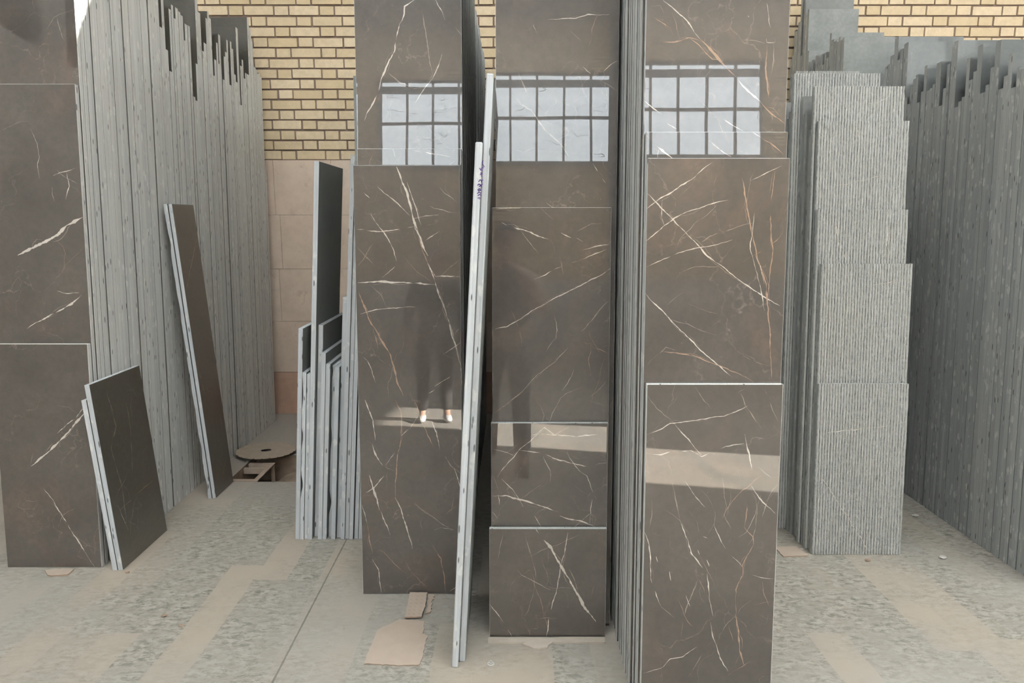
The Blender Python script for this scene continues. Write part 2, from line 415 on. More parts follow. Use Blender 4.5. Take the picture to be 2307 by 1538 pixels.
def wall_with_openings(name, u0, u1, z1, openings, place, mats, th=.25, z0=0.0):
    """openings: (ua, ub, za, zb). place(u, w, z) maps wall coordinates to the room, w into the thickness"""
    us = sorted({u0, u1, *[o[0] for o in openings], *[o[1] for o in openings]}); zs = sorted({z0, z1, Z0, *[o[2] for o in openings], *[o[3] for o in openings]})
    bm = bmesh.new()
    for a, b_ in zip(us, us[1:]):
        for c, d in zip(zs, zs[1:]):
            um, zm = (a + b_) / 2, (c + d) / 2
            if any(o[0] < um < o[1] and o[2] < zm < o[3] for o in openings): continue
            vs, fs = box(bm, 0, 1, 0, 1, 0, 1, 1 if zm < Z0 else 0)
            for v in vs:
                v.co = place(a + (b_ - a) * v.co.x, th * v.co.y, c + (d - c) * v.co.z)
    bmesh.ops.recalc_face_normals(bm, faces=bm.faces)
    return structure(name, bm, mats)

BY = 2.30
wx0 = -2.8; wx1 = mirrored(1383, 300, BY).x
zt, zb1, zb2, zm1, zm2, zbot = (mirrored(1250, q, BY).z for q in (158, 173, 188, 257, 263, 362))
wB0, wB1 = mirrored(1440, 300, 2.0).x, mirrored(1718, 300, 2.0).x
pitch = mirrored(1211, 300, BY).x - mirrored(1149.7, 300, BY).x
mx0 = mirrored(1149.7, 300, BY).x
wins = [(wx0, wx1, zbot, zt), (wB0, wB1, zbot, zt), (wB1 + .45, wB1 + 2.6, zbot, zt), (-5.6, -3.2, zbot, zt)]
wall_with_openings('wall_front', XL, XR, ZC, wins, lambda u, w_, z: Vector((u, OPP_Y - w_, z)), [M['brick_far'], M['plaster']])
for k, (a, b_, za, zb) in enumerate(wins):
    bm = bmesh.new(); gy = OPP_Y - .12
    fr = .03
    box(bm, a, b_, gy - .03, gy + .03, za, za + fr); box(bm, a, b_, gy - .03, gy + .03, zb - fr, zb)
    box(bm, a, a + fr, gy - .03, gy + .03, za, zb); box(bm, b_ - fr, b_, gy - .03, gy + .03, za, zb)
    box(bm, a, b_, gy - .04, gy + .04, zb2, zb1); box(bm, a, b_, gy - .03, gy + .03, zm2, zm1)
    off = (mx0 - a) % pitch if k == 0 else ((mirrored(1530, 300, 2.0).x - a) % pitch)
    x = a + off
    while x < b_ - .05:
        box(bm, x - .022, x + .022, gy - .03, gy + .03, za, zb); x += pitch
    box(bm, a - .05, b_ + .05, OPP_Y - .1, OPP_Y + .05, za - .06, za)
    wf = structure('window_%d' % (k + 1), bm, [M['steel']])
    bm = bmesh.new(); box(bm, a + .01, b_ - .01, gy - .004, gy + .004, za + .01, zb - .01)
    link('pane', mesh_of(bm, 'pane'), [M['glass']], wf)
    portal((a + b_) / 2, OPP_Y - .3, (za + zb) / 2, b_ - a, zb - za, (R(90), 0, 0))
# side walls: the loading door lets the sun in, milky panes above are added for light
DOOR = (-.15, 1.35, 0, 4.5)
HI_ADDED = [(-8.4, -5.0, 5.6, 7.1), (-4.6, -1.2, 5.6, 7.1), (-.8, 2.6, 5.6, 7.1)]  # unseen openings added to brighten the pale stack's side
LO_ADDED = [(-7.5, -3.5, 4.5, 7.0), (-3.0, 1.0, 4.5, 7.0)]      # unseen windows added to light the right-hand stacks' darker sides
wall_with_openings('wall_right', OPP_Y - .25, WALL_Y + .25, ZC, [DOOR] + HI_ADDED, lambda u, w_, z: Vector((XR + w_, u, z)), [M['brick_far'], M['plaster']])
wall_with_openings('wall_left', OPP_Y - .25, WALL_Y + .25, ZC, LO_ADDED, lambda u, w_, z: Vector((XL - w_, u, z)), [M['plaster'], M['plaster']])
portal(XR + .3, (DOOR[0] + DOOR[1]) / 2, DOOR[3] / 2, DOOR[3], DOOR[1] - DOOR[0], (0, R(90), 0))
def milky():
    t = NT('added_milky_pane')
    tr = t.node('ShaderNodeBsdfTranslucent', {0: (.8, .82, .84, 1)})
    t.t.links.new(tr.outputs[0], t.n['Material Output'].inputs[0]); return t.m
M['milky'] = milky()
for i, h_ in enumerate(HI_ADDED):
    bm = bmesh.new(); box(bm, XR + .10, XR + .11, h_[0], h_[1], h_[2], h_[3])
    structure('window_%d' % (8 + i), bm, [M['milky']])  # milky pane added as a light source, out of view
for i, h_ in enumerate(LO_ADDED):
    bm = bmesh.new(); gx = XL - .12
    for q in range(6):
        y = h_[0] + (h_[1] - h_[0]) * q / 5; box(bm, gx - .025, gx + .025, y - .025, y + .025, h_[2], h_[3])
    for q in range(5):
        z = h_[2] + (h_[3] - h_[2]) * q / 4; box(bm, gx - .024, gx + .024, h_[0], h_[1], z - .025, z + .025)
    wf = structure('window_%d' % (11 + i), bm, [M['steel']])  # bars of an added daylight window, out of view
    bm = bmesh.new(); box(bm, gx - .004, gx + .004, h_[0] + .01, h_[1] - .01, h_[2] + .01, h_[3] - .01)
    link('pane', mesh_of(bm, 'pane'), [M['glass']], wf)
    portal(XL - .3, (h_[0] + h_[1]) / 2, (h_[2] + h_[3]) / 2, h_[3] - h_[2], h_[1] - h_[0], (0, R(-90), 0))
bm = bmesh.new()
SKY_ADDED = [(-4.5, 6.5, -7.9, -6.3), (-4.5, 6.5, -3.2, -1.8), (-4.5, 6.5, -.4, 1.2)]     # long unseen roof lights, added to brighten the far wall and stacks
ys = sorted({OPP_Y - .25, WALL_Y + .25, *[s[2] for s in SKY_ADDED], *[s[3] for s in SKY_ADDED]}); xs = (XL - .25, -4.5, 6.5, XR + .25)
for a, b_ in zip(xs, xs[1:]):
    for c, d in zip(ys, ys[1:]):
        if any(s[0] < (a + b_) / 2 < s[1] and s[2] < (c + d) / 2 < s[3] for s in SKY_ADDED): continue
        box(bm, a, b_, c, d, ZC, ZC + .15)
for q in range(7):       # purlins
    y = -8 + q * 2.1; box(bm, XL, XR, y - .06, y + .06, ZC - .25, ZC)
structure('ceiling', bm, [M['roof']])

for i, s in enumerate(SKY_ADDED):
    bm = bmesh.new(); box(bm, s[0], s[1], s[2], s[3], ZC + .05, ZC + .06)
    structure('window_%d' % (5 + i), bm, [M['milky']])  # milky sheet of an added roof light

# ---------------------------------------------------------------- stacks of slabs
rest = bmesh.new()       # what is left of the stacks, deep behind and barely in view
def rest_slab(X, Y, W, H, T, lean=LEAN):
    m = slab_matrix(X, Y, 0, lean, T); vs, fs = box(rest, 0, W, 0, T, 0, H, 0)
    for v in vs: v.co = m @ v.co

def stack(tops, Xs, side, y_front, y_back, W, labels, mats, seed, hfill=None, lean=LEAN, pitch=.0265, visible_back=None, name='marble_slab', min_gap=.012, facemat=None):
    """tops: (px, py) of slab corners read along the jagged top; Xs: x of the visible side; side +1 = slabs extend to -x from Xs"""
    rg = random.Random(seed); pts = []
    for (x, y) in tops:
        p = at_x(x, y, Xs); pts.append((p.y - p.z * math.tan(lean), p.z / math.cos(lean)))
    pts.sort(); out = []
    y = y_front
    # fill from the front to the first measured top, between tops, then on to the wall
    seq = [q for q in pts if y_front <= q[0] <= y_back]
    prevh = None; i = 0
    while y < y_back:
        nxt = seq[i] if i < len(seq) else None
        if nxt and nxt[0] - y < pitch * .75:
            out.append((max(y, nxt[0]), nxt[1])); prevh = nxt[1]; y = max(y, nxt[0]) + (pitch * .9)
            i += 1
            while i < len(seq) and seq[i][0] < y - pitch * .45: i += 1
        else:
            h = hfill(y, prevh, nxt[1] if nxt else None, rg)
            out.append((y, h)); y += pitch * rg.uniform(.85, 1.1)
    obs = []
    for n, (yy, h) in enumerate(out):
        ny = out[n + 1][0] if n + 1 < len(out) else yy + pitch
        T = min(.045, (ny - yy) * math.cos(lean) * (.993 if rg.random() < .92 else rg.uniform(.955, .975)) - .0005)
        ww = W + rg.uniform(-.004, .004); xo = abs(rg.gauss(0, .0014)) + (rg.choice((0, 0, 0, 0, 0, 0, 0, 0, 0, 0, .005)))
        X = (Xs - ww - xo) if side > 0 else (Xs + xo)
        if visible_back and yy > visible_back: rest_slab(X, yy, ww, h, T, lean); continue
        lab, grp = labels(yy, h)
        mm = mats if not facemat else (facemat(yy, rg), mats[1], mats[2])
        obs.append(slab(lab, X, yy, ww, h, T, 0, lean, mm, grp, seed=seed * 100 + n, name=name, bev=0, rand=4 if h > 1.9 and side > 0 else 2))
    return obs

# -- A: the big pale stack, its side running back to the wall
z6 = lambda L: [(340 + a / 6.154, b_ / 6.154) for a, b_ in L]
topsA = z6([(112, 365), (138, -60), (190, 830), (212, 685), (258, 985), (232, 190), (252, 120), (278, 60), (305, 245), (325, 92), (375, 540), (380, 158), (405, 205),
            (450, 735), (460, 560), (478, 328), (515, 352), (592, 1338), (612, 1390), (622, 880), (595, -40), (625, 280), (650, 162), (680, 582), (712, 705), (735, 592),
            (757, 248), (776, 158), (800, 242), (832, 658), (868, 1045), (878, 820), (902, 588), (935, 880), (945, 475), (1000, 1100), (1010, 778), (1042, 548), (1088, 1172),
            (1096, 570), (1118, 672), (1155, 1030), (1172, 378), (1200, 855), (1245, 1455), (1262, 825), (1295, 562), (1310, 1010), (1332, 242), (1362, 385), (1390, 560), (1425, 925), (1455, 960), (1490, 1012), (1520, 1062), (1585, 1385)])
XA = -1.797
def fillA(y, ph, nh, rg):
    if ph is None: return rg.uniform(2.55, 2.78)
    return min(ph, nh if nh else 1.9) - rg.uniform(0, .05) if rg.random() < .6 else (nh or ph) - rg.uniform(0, .08)
def labA(y, h):
    if y < 3.62: return ('grey slab edge-on in the pale stack left of the brick, where tops leave the photo', 'slabs at the front of the big pale stack')
    if y < 4.45: return ('grey slab edge-on in the pale stack left of the brick, among the uneven tops', 'slabs with uneven tops in the big pale stack')
    return ('grey slab edge-on at the dark wall end of the pale stack, against yellow brick', 'slabs at the wall end of the big pale stack')
aobs = stack(topsA, XA, +1, 2.88, 5.02, .41, labA, ('polish_dark', 'edge', 'backface'), 3, fillA)
# its three front slabs, whose faces we see
A_v = [('w', 7, [(40, 575), (129, 530), (150, 508), (186, 490)]), ('w', 4, [(60, 740), (129, 702), (160, 685), (186, 665)]), ('w', 2, [(129, 655), (150, 662), (178, 658)]),
       ('w', 2, [(120, 396), (150, 386), (168, 378)]), ('w', 2, [(150, 388), (156, 420), (148, 450)])]
slab('front slab of the pale stack, tallest, leaving the photo at the top', XA - .41, 2.853, .41, 2.62, .023, mats=('polish', 'edge', 'backface'), veins=[('f', 2, [(129, 40), (140, 80), (150, 100)])], rand=8, seed=71)
slab('polished front slab of the pale stack with thick white veins, second tallest', XA - .41 - .003, 2.826, .41, at_y(150, 185, 2.95).z, .023, mats=('polish', 'edge', 'backface'), veins=A_v, rand=8, seed=72)
slab('short polished slab standing foremost before the big pale stack', XA - .41 - .006, 2.795, .413, .985, .024, mats=('polish', 'edge', 'backface'),
     veins=[('w', 4, [(70, 1050), (129, 1000), (160, 965), (192, 928)]), ('w', 2.5, [(129, 975), (170, 940), (190, 915)]), ('w', 2, [(100, 1100), (129, 1143), (165, 1200), (213, 1278)])], rand=5, seed=73)

# -- C: two short dark slabs tipped against the pale stack
slab('short dark slab tipped against the pale stack, its dark face to the aisle', -1.693, 2.770, .39, .83, .0205, R(90), R(4.1), ('polish_dark', 'edge_blue', 'backface'),
     veins=[('f', 2, [(240, 880), (262, 960), (250, 1010), (275, 1100), (285, 1180)]), ('f', 1.4, [(284, 905), (292, 950), (296, 1010), (298, 1060)]), ('o', 1.2, [(345, 1080), (300, 1120), (270, 1150)])], rand=14, seed=21, bev=.001)
slab('pale-edged slab sandwiched between the short dark slab and the pale stack', -1.716, 2.768, .39, .765, .0205, R(90), R(4.1), ('polish_dark', 'edge_blue', 'backface'), seed=22, bev=.001)
# -- D: tall narrow pair
slab('tall narrow dark strip leaning midway on the pale stack', -1.622, 3.556, .24, 1.585, .0185, R(90), R(3.85), ('polish_dark', 'edge_blue', 'backface'),
     veins=[('o', 1.3, [(441, 545), (430, 600), (418, 660)]), ('f', 1.2, [(440, 820), (455, 860), (462, 890)]), ('f', 1.2, [(495, 930), (502, 980)])], rand=8, seed=31, bev=.001)
slab('rough-edged strip tucked behind the tall narrow dark strip on the pale stack', -1.643, 3.552, .24, 1.585, .0195, R(90), R(3.85), ('polish_dark', 'edge_blue', 'backface'), seed=32, notch=.012, bev=0)

# -- F: narrow slabs turned edge-on beside the tall polished column
F = [(665, 675, 739, 0), (675.5, 684, 838, .0), (684.5, 692, 842, .004), (692.5, 703, 361, 0), (704, 714.5, 731, .03), (715.5, 725, 794, 0), (725.5, 735, 819, .002), (736, 744, 823, .03),
     (745, 755, 826, 0), (756, 765.5, 668, .02), (766.5, 776, 347, 0), (776.5, 785, 383, .006), (786, 795, 385, .0), (797, 806, 634, .006), (807, 815, 700, .004)]
FL_ = ['first and outermost edge-on slab beside the pale wall tiles', 'second edge-on slab from the pale wall tiles, with a chipped side', 'third edge-on slab from the wall tiles, left of the tall one',
       'tall edge-on slab with a broad grey face, its top level with the wall tiles', 'set-back edge-on slab just right of the tall one with the broad face', 'edge-on slab of middling height with a slanted top behind it',
       'short edge-on slab in the middle of the bundle beside the polished column', 'deep-set short edge-on slab in the shadow of the bundle', 'short edge-on slab standing proud right of the shadowed one',
       'edge-on slab reaching two thirds up the bundle beside the polished column', 'tallest pale edge-on slab next to the polished column', 'pale edge-on slab right of the tallest one in the bundle',
       'pale edge-on slab touching the veined column, with a white nick', 'thin edge-on slab squeezed close to the veined column', 'last edge-on slab half hidden by the veined column']
FY = floor_pt(700, 1215).y
for i, (xa, xb, yt, back) in enumerate(F):
    Xa, Xb = at_y(xa, 1215, FY).x, at_y(xb, 1215, FY).x
    H = at_y(740, yt, FY + back).z
    slab(FL_[i], Xb, FY + back, .425, H, Xb - Xa - .0006, R(90), -R(3.9), ('backface', 'edge_blue', 'backface'), 'slabs turned edge-on beside the polished column', seed=40 + i, notch=.016 if i in (1, 7) else 0, bev=.0008 if i not in (1, 7) else 0,
         veins=())
# -- L: the first tall polished column
x4 = lambda L: [(790 + a / 3.076, 400 + b_ / 3.076) for a, b_ in L]
x7 = lambda L: [(780 + a / 2.411, 900 + b_ / 2.411) for a, b_ in L]
c1 = lambda L: [(780 + a / 3.661, b_ / 3.661) for a, b_ in L]
L0 = [('w', 4.5, [(893, 375)] + x4([(345, 0), (385, 90), (415, 190), (430, 280), (470, 390)])), ('w', 2, x4([(390, 30), (430, 150), (470, 260), (490, 330)])),
      ('w', 4, x4([(440, 330), (480, 420), (535, 545)])), ('o', 2.2, x4([(470, 390), (500, 510), (540, 600)])), ('w', 6, x4([(535, 590), (560, 640), (588, 682)])),
      ('w', 2.8, x4([(545, 600), (590, 735), (640, 880), (680, 1000), (715, 1130), (760, 1300), (787, 1440)])), ('f', 3, x4([(600, 760), (650, 905), (690, 1020), (725, 1150), (765, 1310)])),
      ('w', 3.6, x4([(50, 728), (200, 722), (340, 722), (450, 728), (595, 742)])), ('w', 3.2, x4([(585, 683), (780, 681)])), ('w', 2, x4([(45, 358), (130, 372), (230, 372), (330, 360), (435, 342)])),
      ('w', 2, x4([(440, 288), (520, 270), (610, 260)])), ('w', 3, x4([(80, 100), (130, 140)])), ('w', 1.8, x4([(185, 60), (230, 100), (330, 185), (410, 265)])),
      ('w', 2, x4([(140, 250), (180, 320), (220, 370), (265, 430), (300, 500), (315, 580)])), ('o', 3.4, x4([(55, 790), (95, 890), (140, 1010), (190, 1080), (230, 1150), (270, 1230), (300, 1320), (330, 1430), (360, 1510)])),
      ('o', 1.8, x4([(150, 1040), (175, 1120), (190, 1190)])), ('w', 1.6, x4([(65, 945), (180, 915), (300, 900), (450, 897)])), ('w', 2.8, x4([(580, 1445), (690, 1380)])), ('w', 2.5, x4([(540, 1495), (580, 1470)])),
      ('w', 1.6, x4([(640, 1225), (720, 1175), (785, 1140)])), ('w', 1.8, x4([(720, 1085), (780, 1035)])), ('w', 1.6, x4([(215, 690), (310, 615)])), ('f', 1.6, x4([(50, 610), (155, 460)])), ('f', 1.6, x4([(630, 670), (780, 565)])),
      ('w', 1.5, x4([(80, 1230), (120, 1270), (150, 1360), (180, 1420)])), ('w', 2, x4([(510, 445), (615, 368)])), ('f', 1.4, x4([(500, 360), (550, 350)])), ('f', 1.4, x4([(45, 480), (100, 540), (170, 610)])), ('f', 1.5, x4([(130, 740), (210, 810), (250, 900)])),
      ('w', 3, x7([(100, 0), (145, 110), (158, 220)])), ('w', 4, x7([(140, 240), (165, 310), (200, 355)])), ('f', 2, x7([(200, 355), (260, 385)])), ('w', 5, x7([(125, 410), (145, 480), (185, 600)])), ('w', 2.6, x7([(185, 600), (210, 660), (240, 735)])),
      ('w', 3, x7([(205, 410), (150, 480), (110, 505)])), ('w', 2.2, x7([(85, 570), (115, 670)])), ('o', 2, x7([(115, 670), (125, 770), (145, 835)])), ('w', 2.4, x7([(140, 865), (175, 920), (190, 1048)])),
      ('o', 2, x7([(265, 0), (298, 60), (300, 200), (280, 300), (270, 430), (265, 530)])), ('w', 2.8, x7([(265, 530), (300, 600), (330, 700), (360, 810)])), ('o', 1.6, x7([(370, 0), (400, 90), (440, 190), (480, 270)])), ('w', 2, x7([(440, 50), (490, 180), (510, 275)])),
      ('w', 2, x7([(535, 310), (570, 360), (620, 400)])), ('w', 2.4, x7([(585, 370), (625, 495)])), ('f', 1.6, x7([(330, 520), (400, 590), (500, 660), (585, 710)])), ('o', 1.8, x7([(470, 790), (515, 860), (530, 960), (545, 1050)])),
      ('w', 2.4, x7([(210, 355), (265, 290)])), ('w', 2.4, x7([(300, 195), (345, 160)])), ('f', 1.6, x7([(345, 160), (400, 70)])), ('w', 2.5, x7([(565, 1040), (600, 1015)]))]
L2 = [('w', 2.6, c1([(580, 0), (480, 50), (470, 130), (440, 200), (415, 320), (400, 420), (355, 490), (320, 590), (285, 660), (265, 760), (240, 830), (180, 920), (145, 1000)])), ('w', 2, c1([(735, 0), (760, 50), (790, 100), (820, 160)])),
      ('f', 2, c1([(625, 90), (645, 190), (670, 330), (690, 500), (710, 620)])), ('w', 2.2, c1([(790, 445), (760, 540), (710, 650), (665, 710), (600, 790), (565, 850)])), ('f', 2, c1([(350, 600), (440, 680), (560, 735), (660, 720)])), ('f', 1.6, c1([(900, 220), (960, 290), (985, 330)]))]
LY = floor_pt(930, 1338).y; XLc = at_y(818, 1338, LY).x
LW = .412
H0, H1 = at_y(900, 373, LY + .12).z / math.cos(LEAN), at_y(900, 335, LY + .14).z / math.cos(LEAN)
slab('polished slab with a long diagonal white vein, foremost in the first tall column', XLc, LY, LW - .004, H0, .022, veins=L0, rand=16, seed=51)
slab('polished slab peeping above the foremost one in the first tall column', XLc + .012, LY + .024, .400, H1, .02, veins=[('w', 3, c1([(385, 1230), (410, 1290)])), ('w', 2, c1([(550, 1240), (750, 1270), (870, 1290)])), ('w', 1.6, c1([(850, 1365), (895, 1335)]))], rand=4, seed=52)
slab('polished slab with dark wriggling seams, rising out of the photo in the first column', XLc + .008, LY + .047, .407, 2.72, .02, veins=L2, rand=12, seed=53, squig=(870, 150, 1045, 345, 46))
for i in range(38):
    yy = LY + .075 + i * .0268
    if i in (1, 2):
        slab('rough grey slab jutting out between the brick and the first column, ' + ('nearer' if i == 1 else 'farther') + ' one', XLc - (.014 if i == 1 else .004), yy, .40, (2.06, 2.26)[i - 1], .022, mats=('brushed', 'edge_shaded', 'backface'), seed=60 + i, name='rough_slab')
        continue
    slab('thin slab edge in the shadowed side of the first tall polished column', XLc + .010 + rng.uniform(0, .003), yy, .400, 2.55 + rng.uniform(0, .25), .0245, mats=('polish', 'edge_shaded', 'backface'),
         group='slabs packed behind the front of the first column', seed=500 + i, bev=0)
yy = LY + .075 + 38 * .0268
while yy < 5.0:
    rest_slab(XLc + .01 + rng.uniform(0, .004), yy, .4, 2.5 + rng.uniform(0, .15), .0245); yy += .0268

# -- H: two slabs edge-on between the columns
HY = floor_pt(1025, 1504).y
Xa, Xb = at_y(1017, 1504, HY).x, at_y(1032, 1504, HY).x
h1 = slab('narrow slab turned edge-on with purple handwriting near its top', Xb, HY, .42, at_y(1086, 318, HY).z, Xb - Xa - .001, R(90), -R(3.2), ('backface', 'edge_blue', 'backface'), seed=81, bev=.003)
HY2 = floor_pt(1040, 1491).y; Xa2, Xb2 = at_y(1033, 1491, HY2).x, at_y(1047, 1491, HY2).x
slab('taller edge-on slab leaning on the middle column behind the handwritten one', Xb2 + .001, HY2, .34, at_y(1106, 163, HY2).z, Xb2 - Xa2, R(90), -R(3.2), ('backface', 'edge_blue', 'backface'), seed=82, bev=.003)
# handwriting on the edge (the edge faces the aisle; local x = 0 there)
bm = bmesh.new(); m1 = h1.matrix_world
def write(pts, wd=2.0):
    loc = []
    for p in pts:
        x, y = 1040 + p[0] / 3.844, 300 + p[1] / 3.845
        n = m1.to_3x3() @ Vector((-1, 0, 0)); h = m1.inverted() @ hit(x, y, m1.translation, n); loc.append((h.y, h.z))
    w_ = wd * 2.05 / F_PX
    for (a, b_) in zip(loc, loc[1:]):
        dx, dz = b_[0] - a[0], b_[1] - a[1]; l = math.hypot(dx, dz) or 1; nx, nz = -dz / l * w_ / 2, dx / l * w_ / 2; ex, ez = dx / l * w_ * .3, dz / l * w_ * .3
        bm.faces.new([bm.verts.new((-.0006, q[0], q[1])) for q in ((a[0] + nx - ex, a[1] + nz - ez), (b_[0] + nx + ex, b_[1] + nz + ez), (b_[0] - nx + ex, b_[1] - nz + ez), (a[0] - nx - ex, a[1] - nz - ez))])
write([(186, 238), (180, 250), (182, 268), (196, 292)]); write([(156, 302), (164, 318), (176, 300), (190, 300)]); write([(164, 318), (180, 326)])
write([(160, 356), (180, 350)]); write([(168, 338), (172, 374)])
write([(148, 420), (160, 402), (172, 412), (184, 404)]); write([(172, 412), (176, 424)])
write([(140, 450), (152, 440), (166, 452), (180, 440)], 2.6); write([(152, 462), (168, 452), (174, 466)], 2.4)
write([(142, 490), (154, 480), (164, 494), (150, 500), (142, 490)], 2.6)
write([(138, 522), (150, 510), (166, 520)], 2.4); write([(142, 540), (156, 530), (168, 540)], 2.2); write([(140, 562), (158, 556)]); write([(150, 570), (162, 566)], 1.6)
hw = link('handwriting', mesh_of(bm, 'handwriting'), [M['ink']], h1); hw['label'] = 'purple handwritten figures'

# -- Cn: the middle column
x8 = lambda L: [(1000 + a / 2.41, 900 + b_ / 2.41) for a, b_ in L]
x3 = lambda L: [(1090 + a / 2.745, 400 + b_ / 2.745) for a, b_ in L]
c2 = lambda L: [(1090 + a / 3.662, b_ / 3.662) for a, b_ in L]
CY_ = floor_pt(1230, 1435).y
def top_h(yp, Y): return (at_y(1250, yp, Y + math.tan(LEAN) * at_y(1250, yp, Y).z).z) / math.cos(LEAN)
slab('lowest foremost slab of the middle column with a bold white diagonal vein', at_y(1103, 1435, CY_).x, CY_, .4225, top_h(1191, CY_), .020, seed=91, rand=10,
     veins=[('w', 6.5, x8([(500, 705), (560, 780), (600, 840), (640, 910), (680, 970), (715, 1040), (760, 1120), (820, 1200), (870, 1285)])), ('w', 2, x8([(670, 720), (650, 850), (630, 930), (610, 1050), (580, 1150), (555, 1290)])),
            ('w', 2, x8([(250, 1105), (320, 1200), (365, 1290)])), ('f', 1.6, x8([(440, 740), (490, 900), (510, 1000)])), ('f', 1.4, x8([(320, 730), (295, 860)])), ('f', 1.4, x8([(445, 1010), (435, 1055)])), ('f', 1.6, x8([(510, 1190), (620, 1185)]))])
slab('slab with crossing white veins, second step of the middle column', at_y(1104, 1420, CY_ + .023).x + .006, CY_ + .023, .418, top_h(953, CY_ + .023), .02, seed=92, rand=14,
     veins=[('w', 3, x8([(260, 522), (340, 520), (430, 545), (530, 580), (620, 610)])), ('w', 3, x8([(628, 630), (720, 655), (830, 690)])), ('w', 2.5, x8([(295, 515), (300, 570)])), ('w', 2.5, x8([(310, 430), (370, 490), (435, 580)])),
            ('w', 2.2, x8([(415, 270), (520, 290), (620, 325), (720, 350), (800, 362), (850, 345), (890, 340)])), ('w', 2, x8([(270, 270), (380, 300)])), ('f', 2, x8([(415, 535), (500, 480), (580, 435)])), ('w', 2, x8([(540, 165), (410, 270), (360, 330), (290, 420)])),
            ('w', 2, x8([(480, 190), (600, 190), (720, 200), (860, 185)])), ('w', 1.8, x8([(805, 540), (790, 670)])), ('w', 2.2, x8([(490, 630), (525, 688)])), ('f', 1.6, x8([(490, 630), (590, 560)])), ('w', 1.6, x8([(480, 200), (545, 150), (600, 190), (680, 150)])), ('f', 1.6, x8([(265, 410), (300, 500)])), ('w', 1.6, x8([(262, 610), (290, 645)]))])
slab('tall slab of the middle column with a thin rising white vein across it', at_y(1105, 1400, CY_ + .046).x + .010, CY_ + .046, .417, top_h(468, CY_ + .046), .02, seed=93, rand=22,
     veins=[('w', 3.2, x3([(110, 280), (160, 305), (230, 318), (300, 345), (400, 380)])), ('w', 3.2, x3([(480, 338), (540, 370)])), ('w', 2.8, x3([(575, 370), (615, 395)])), ('f', 2, x3([(410, 385), (440, 440), (480, 530), (490, 600)])), ('w', 1.8, x3([(545, 525), (650, 485), (760, 445)])),
            ('w', 2, x3([(610, 445), (700, 420), (770, 415), (785, 390), (805, 405)])), ('w', 2.4, x3([(800, 560), (700, 615), (560, 685), (430, 750), (340, 800), (230, 870), (140, 920), (70, 935)])), ('f', 2.2, x3([(790, 750), (700, 840), (620, 930), (600, 950)])),
            ('w', 1.8, x3([(480, 550), (380, 600), (310, 630)])), ('w', 2.6, x3([(75, 190), (160, 187), (240, 184)])), ('o', 1.8, x3([(620, 1020), (680, 1040), (760, 1090)])), ('f', 2, x3([(520, 1050), (440, 1140), (330, 1220), (230, 1330), (70, 1450)])), ('f', 1.5, x3([(570, 330), (660, 290), (730, 285)])), ('f', 1.5, x3([(350, 190), (430, 260)]))])
slab('tallest front slab of the middle column, mirroring the window', at_y(1106, 1390, CY_ + .069).x + .022, CY_ + .069, .424, 2.70, .02, seed=94, rand=18, squig=(1150, 190, 1385, 355, 26),
     veins=[('w', 1.8, c2([(530, 160), (620, 150), (760, 150), (860, 128), (1035, 122)])), ('w', 2, c2([(408, 205), (428, 270)])), ('f', 2, c2([(715, 255), (770, 300), (815, 345)])), ('w', 2.4, c2([(815, 548), (885, 603)])), ('w', 1.8, c2([(1120, 503), (1050, 540), (990, 590)])),
            ('f', 2.6, c2([(285, 600), (320, 680), (350, 760), (375, 800)])), ('f', 3, c2([(235, 780), (300, 860), (390, 910), (450, 1000), (520, 1090), (600, 1160), (660, 1220), (700, 1300)])), ('w', 2.4, c2([(900, 1350), (960, 1440), (1005, 1510)])), ('f', 1.8, c2([(950, 660), (1100, 745)])),
            ('f', 2.2, c2([(250, 1240), (330, 1255), (420, 1220)])), ('w', 1.6, c2([(600, 430), (630, 420), (620, 390)]))])
for i in range(10):
    slab('slab edge hidden behind the tall front slab of the middle column', at_y(1106, 1390, CY_ + .069).x + .028, CY_ + .094 + i * .0265, .385, 2.62 + rng.uniform(0, .1), .0245, mats=('polish', 'edge_shaded', 'backface'), group='slabs packed behind the front of the middle column', seed=600 + i, bev=0)
yy = CY_ + .094 + 10 * .0265
while yy < 5.0:
    rest_slab(at_y(1106, 1390, CY_ + .069).x + .028 + rng.uniform(0, .004), yy, .383, 2.5 + rng.uniform(0, .15), .0245); yy += .0268

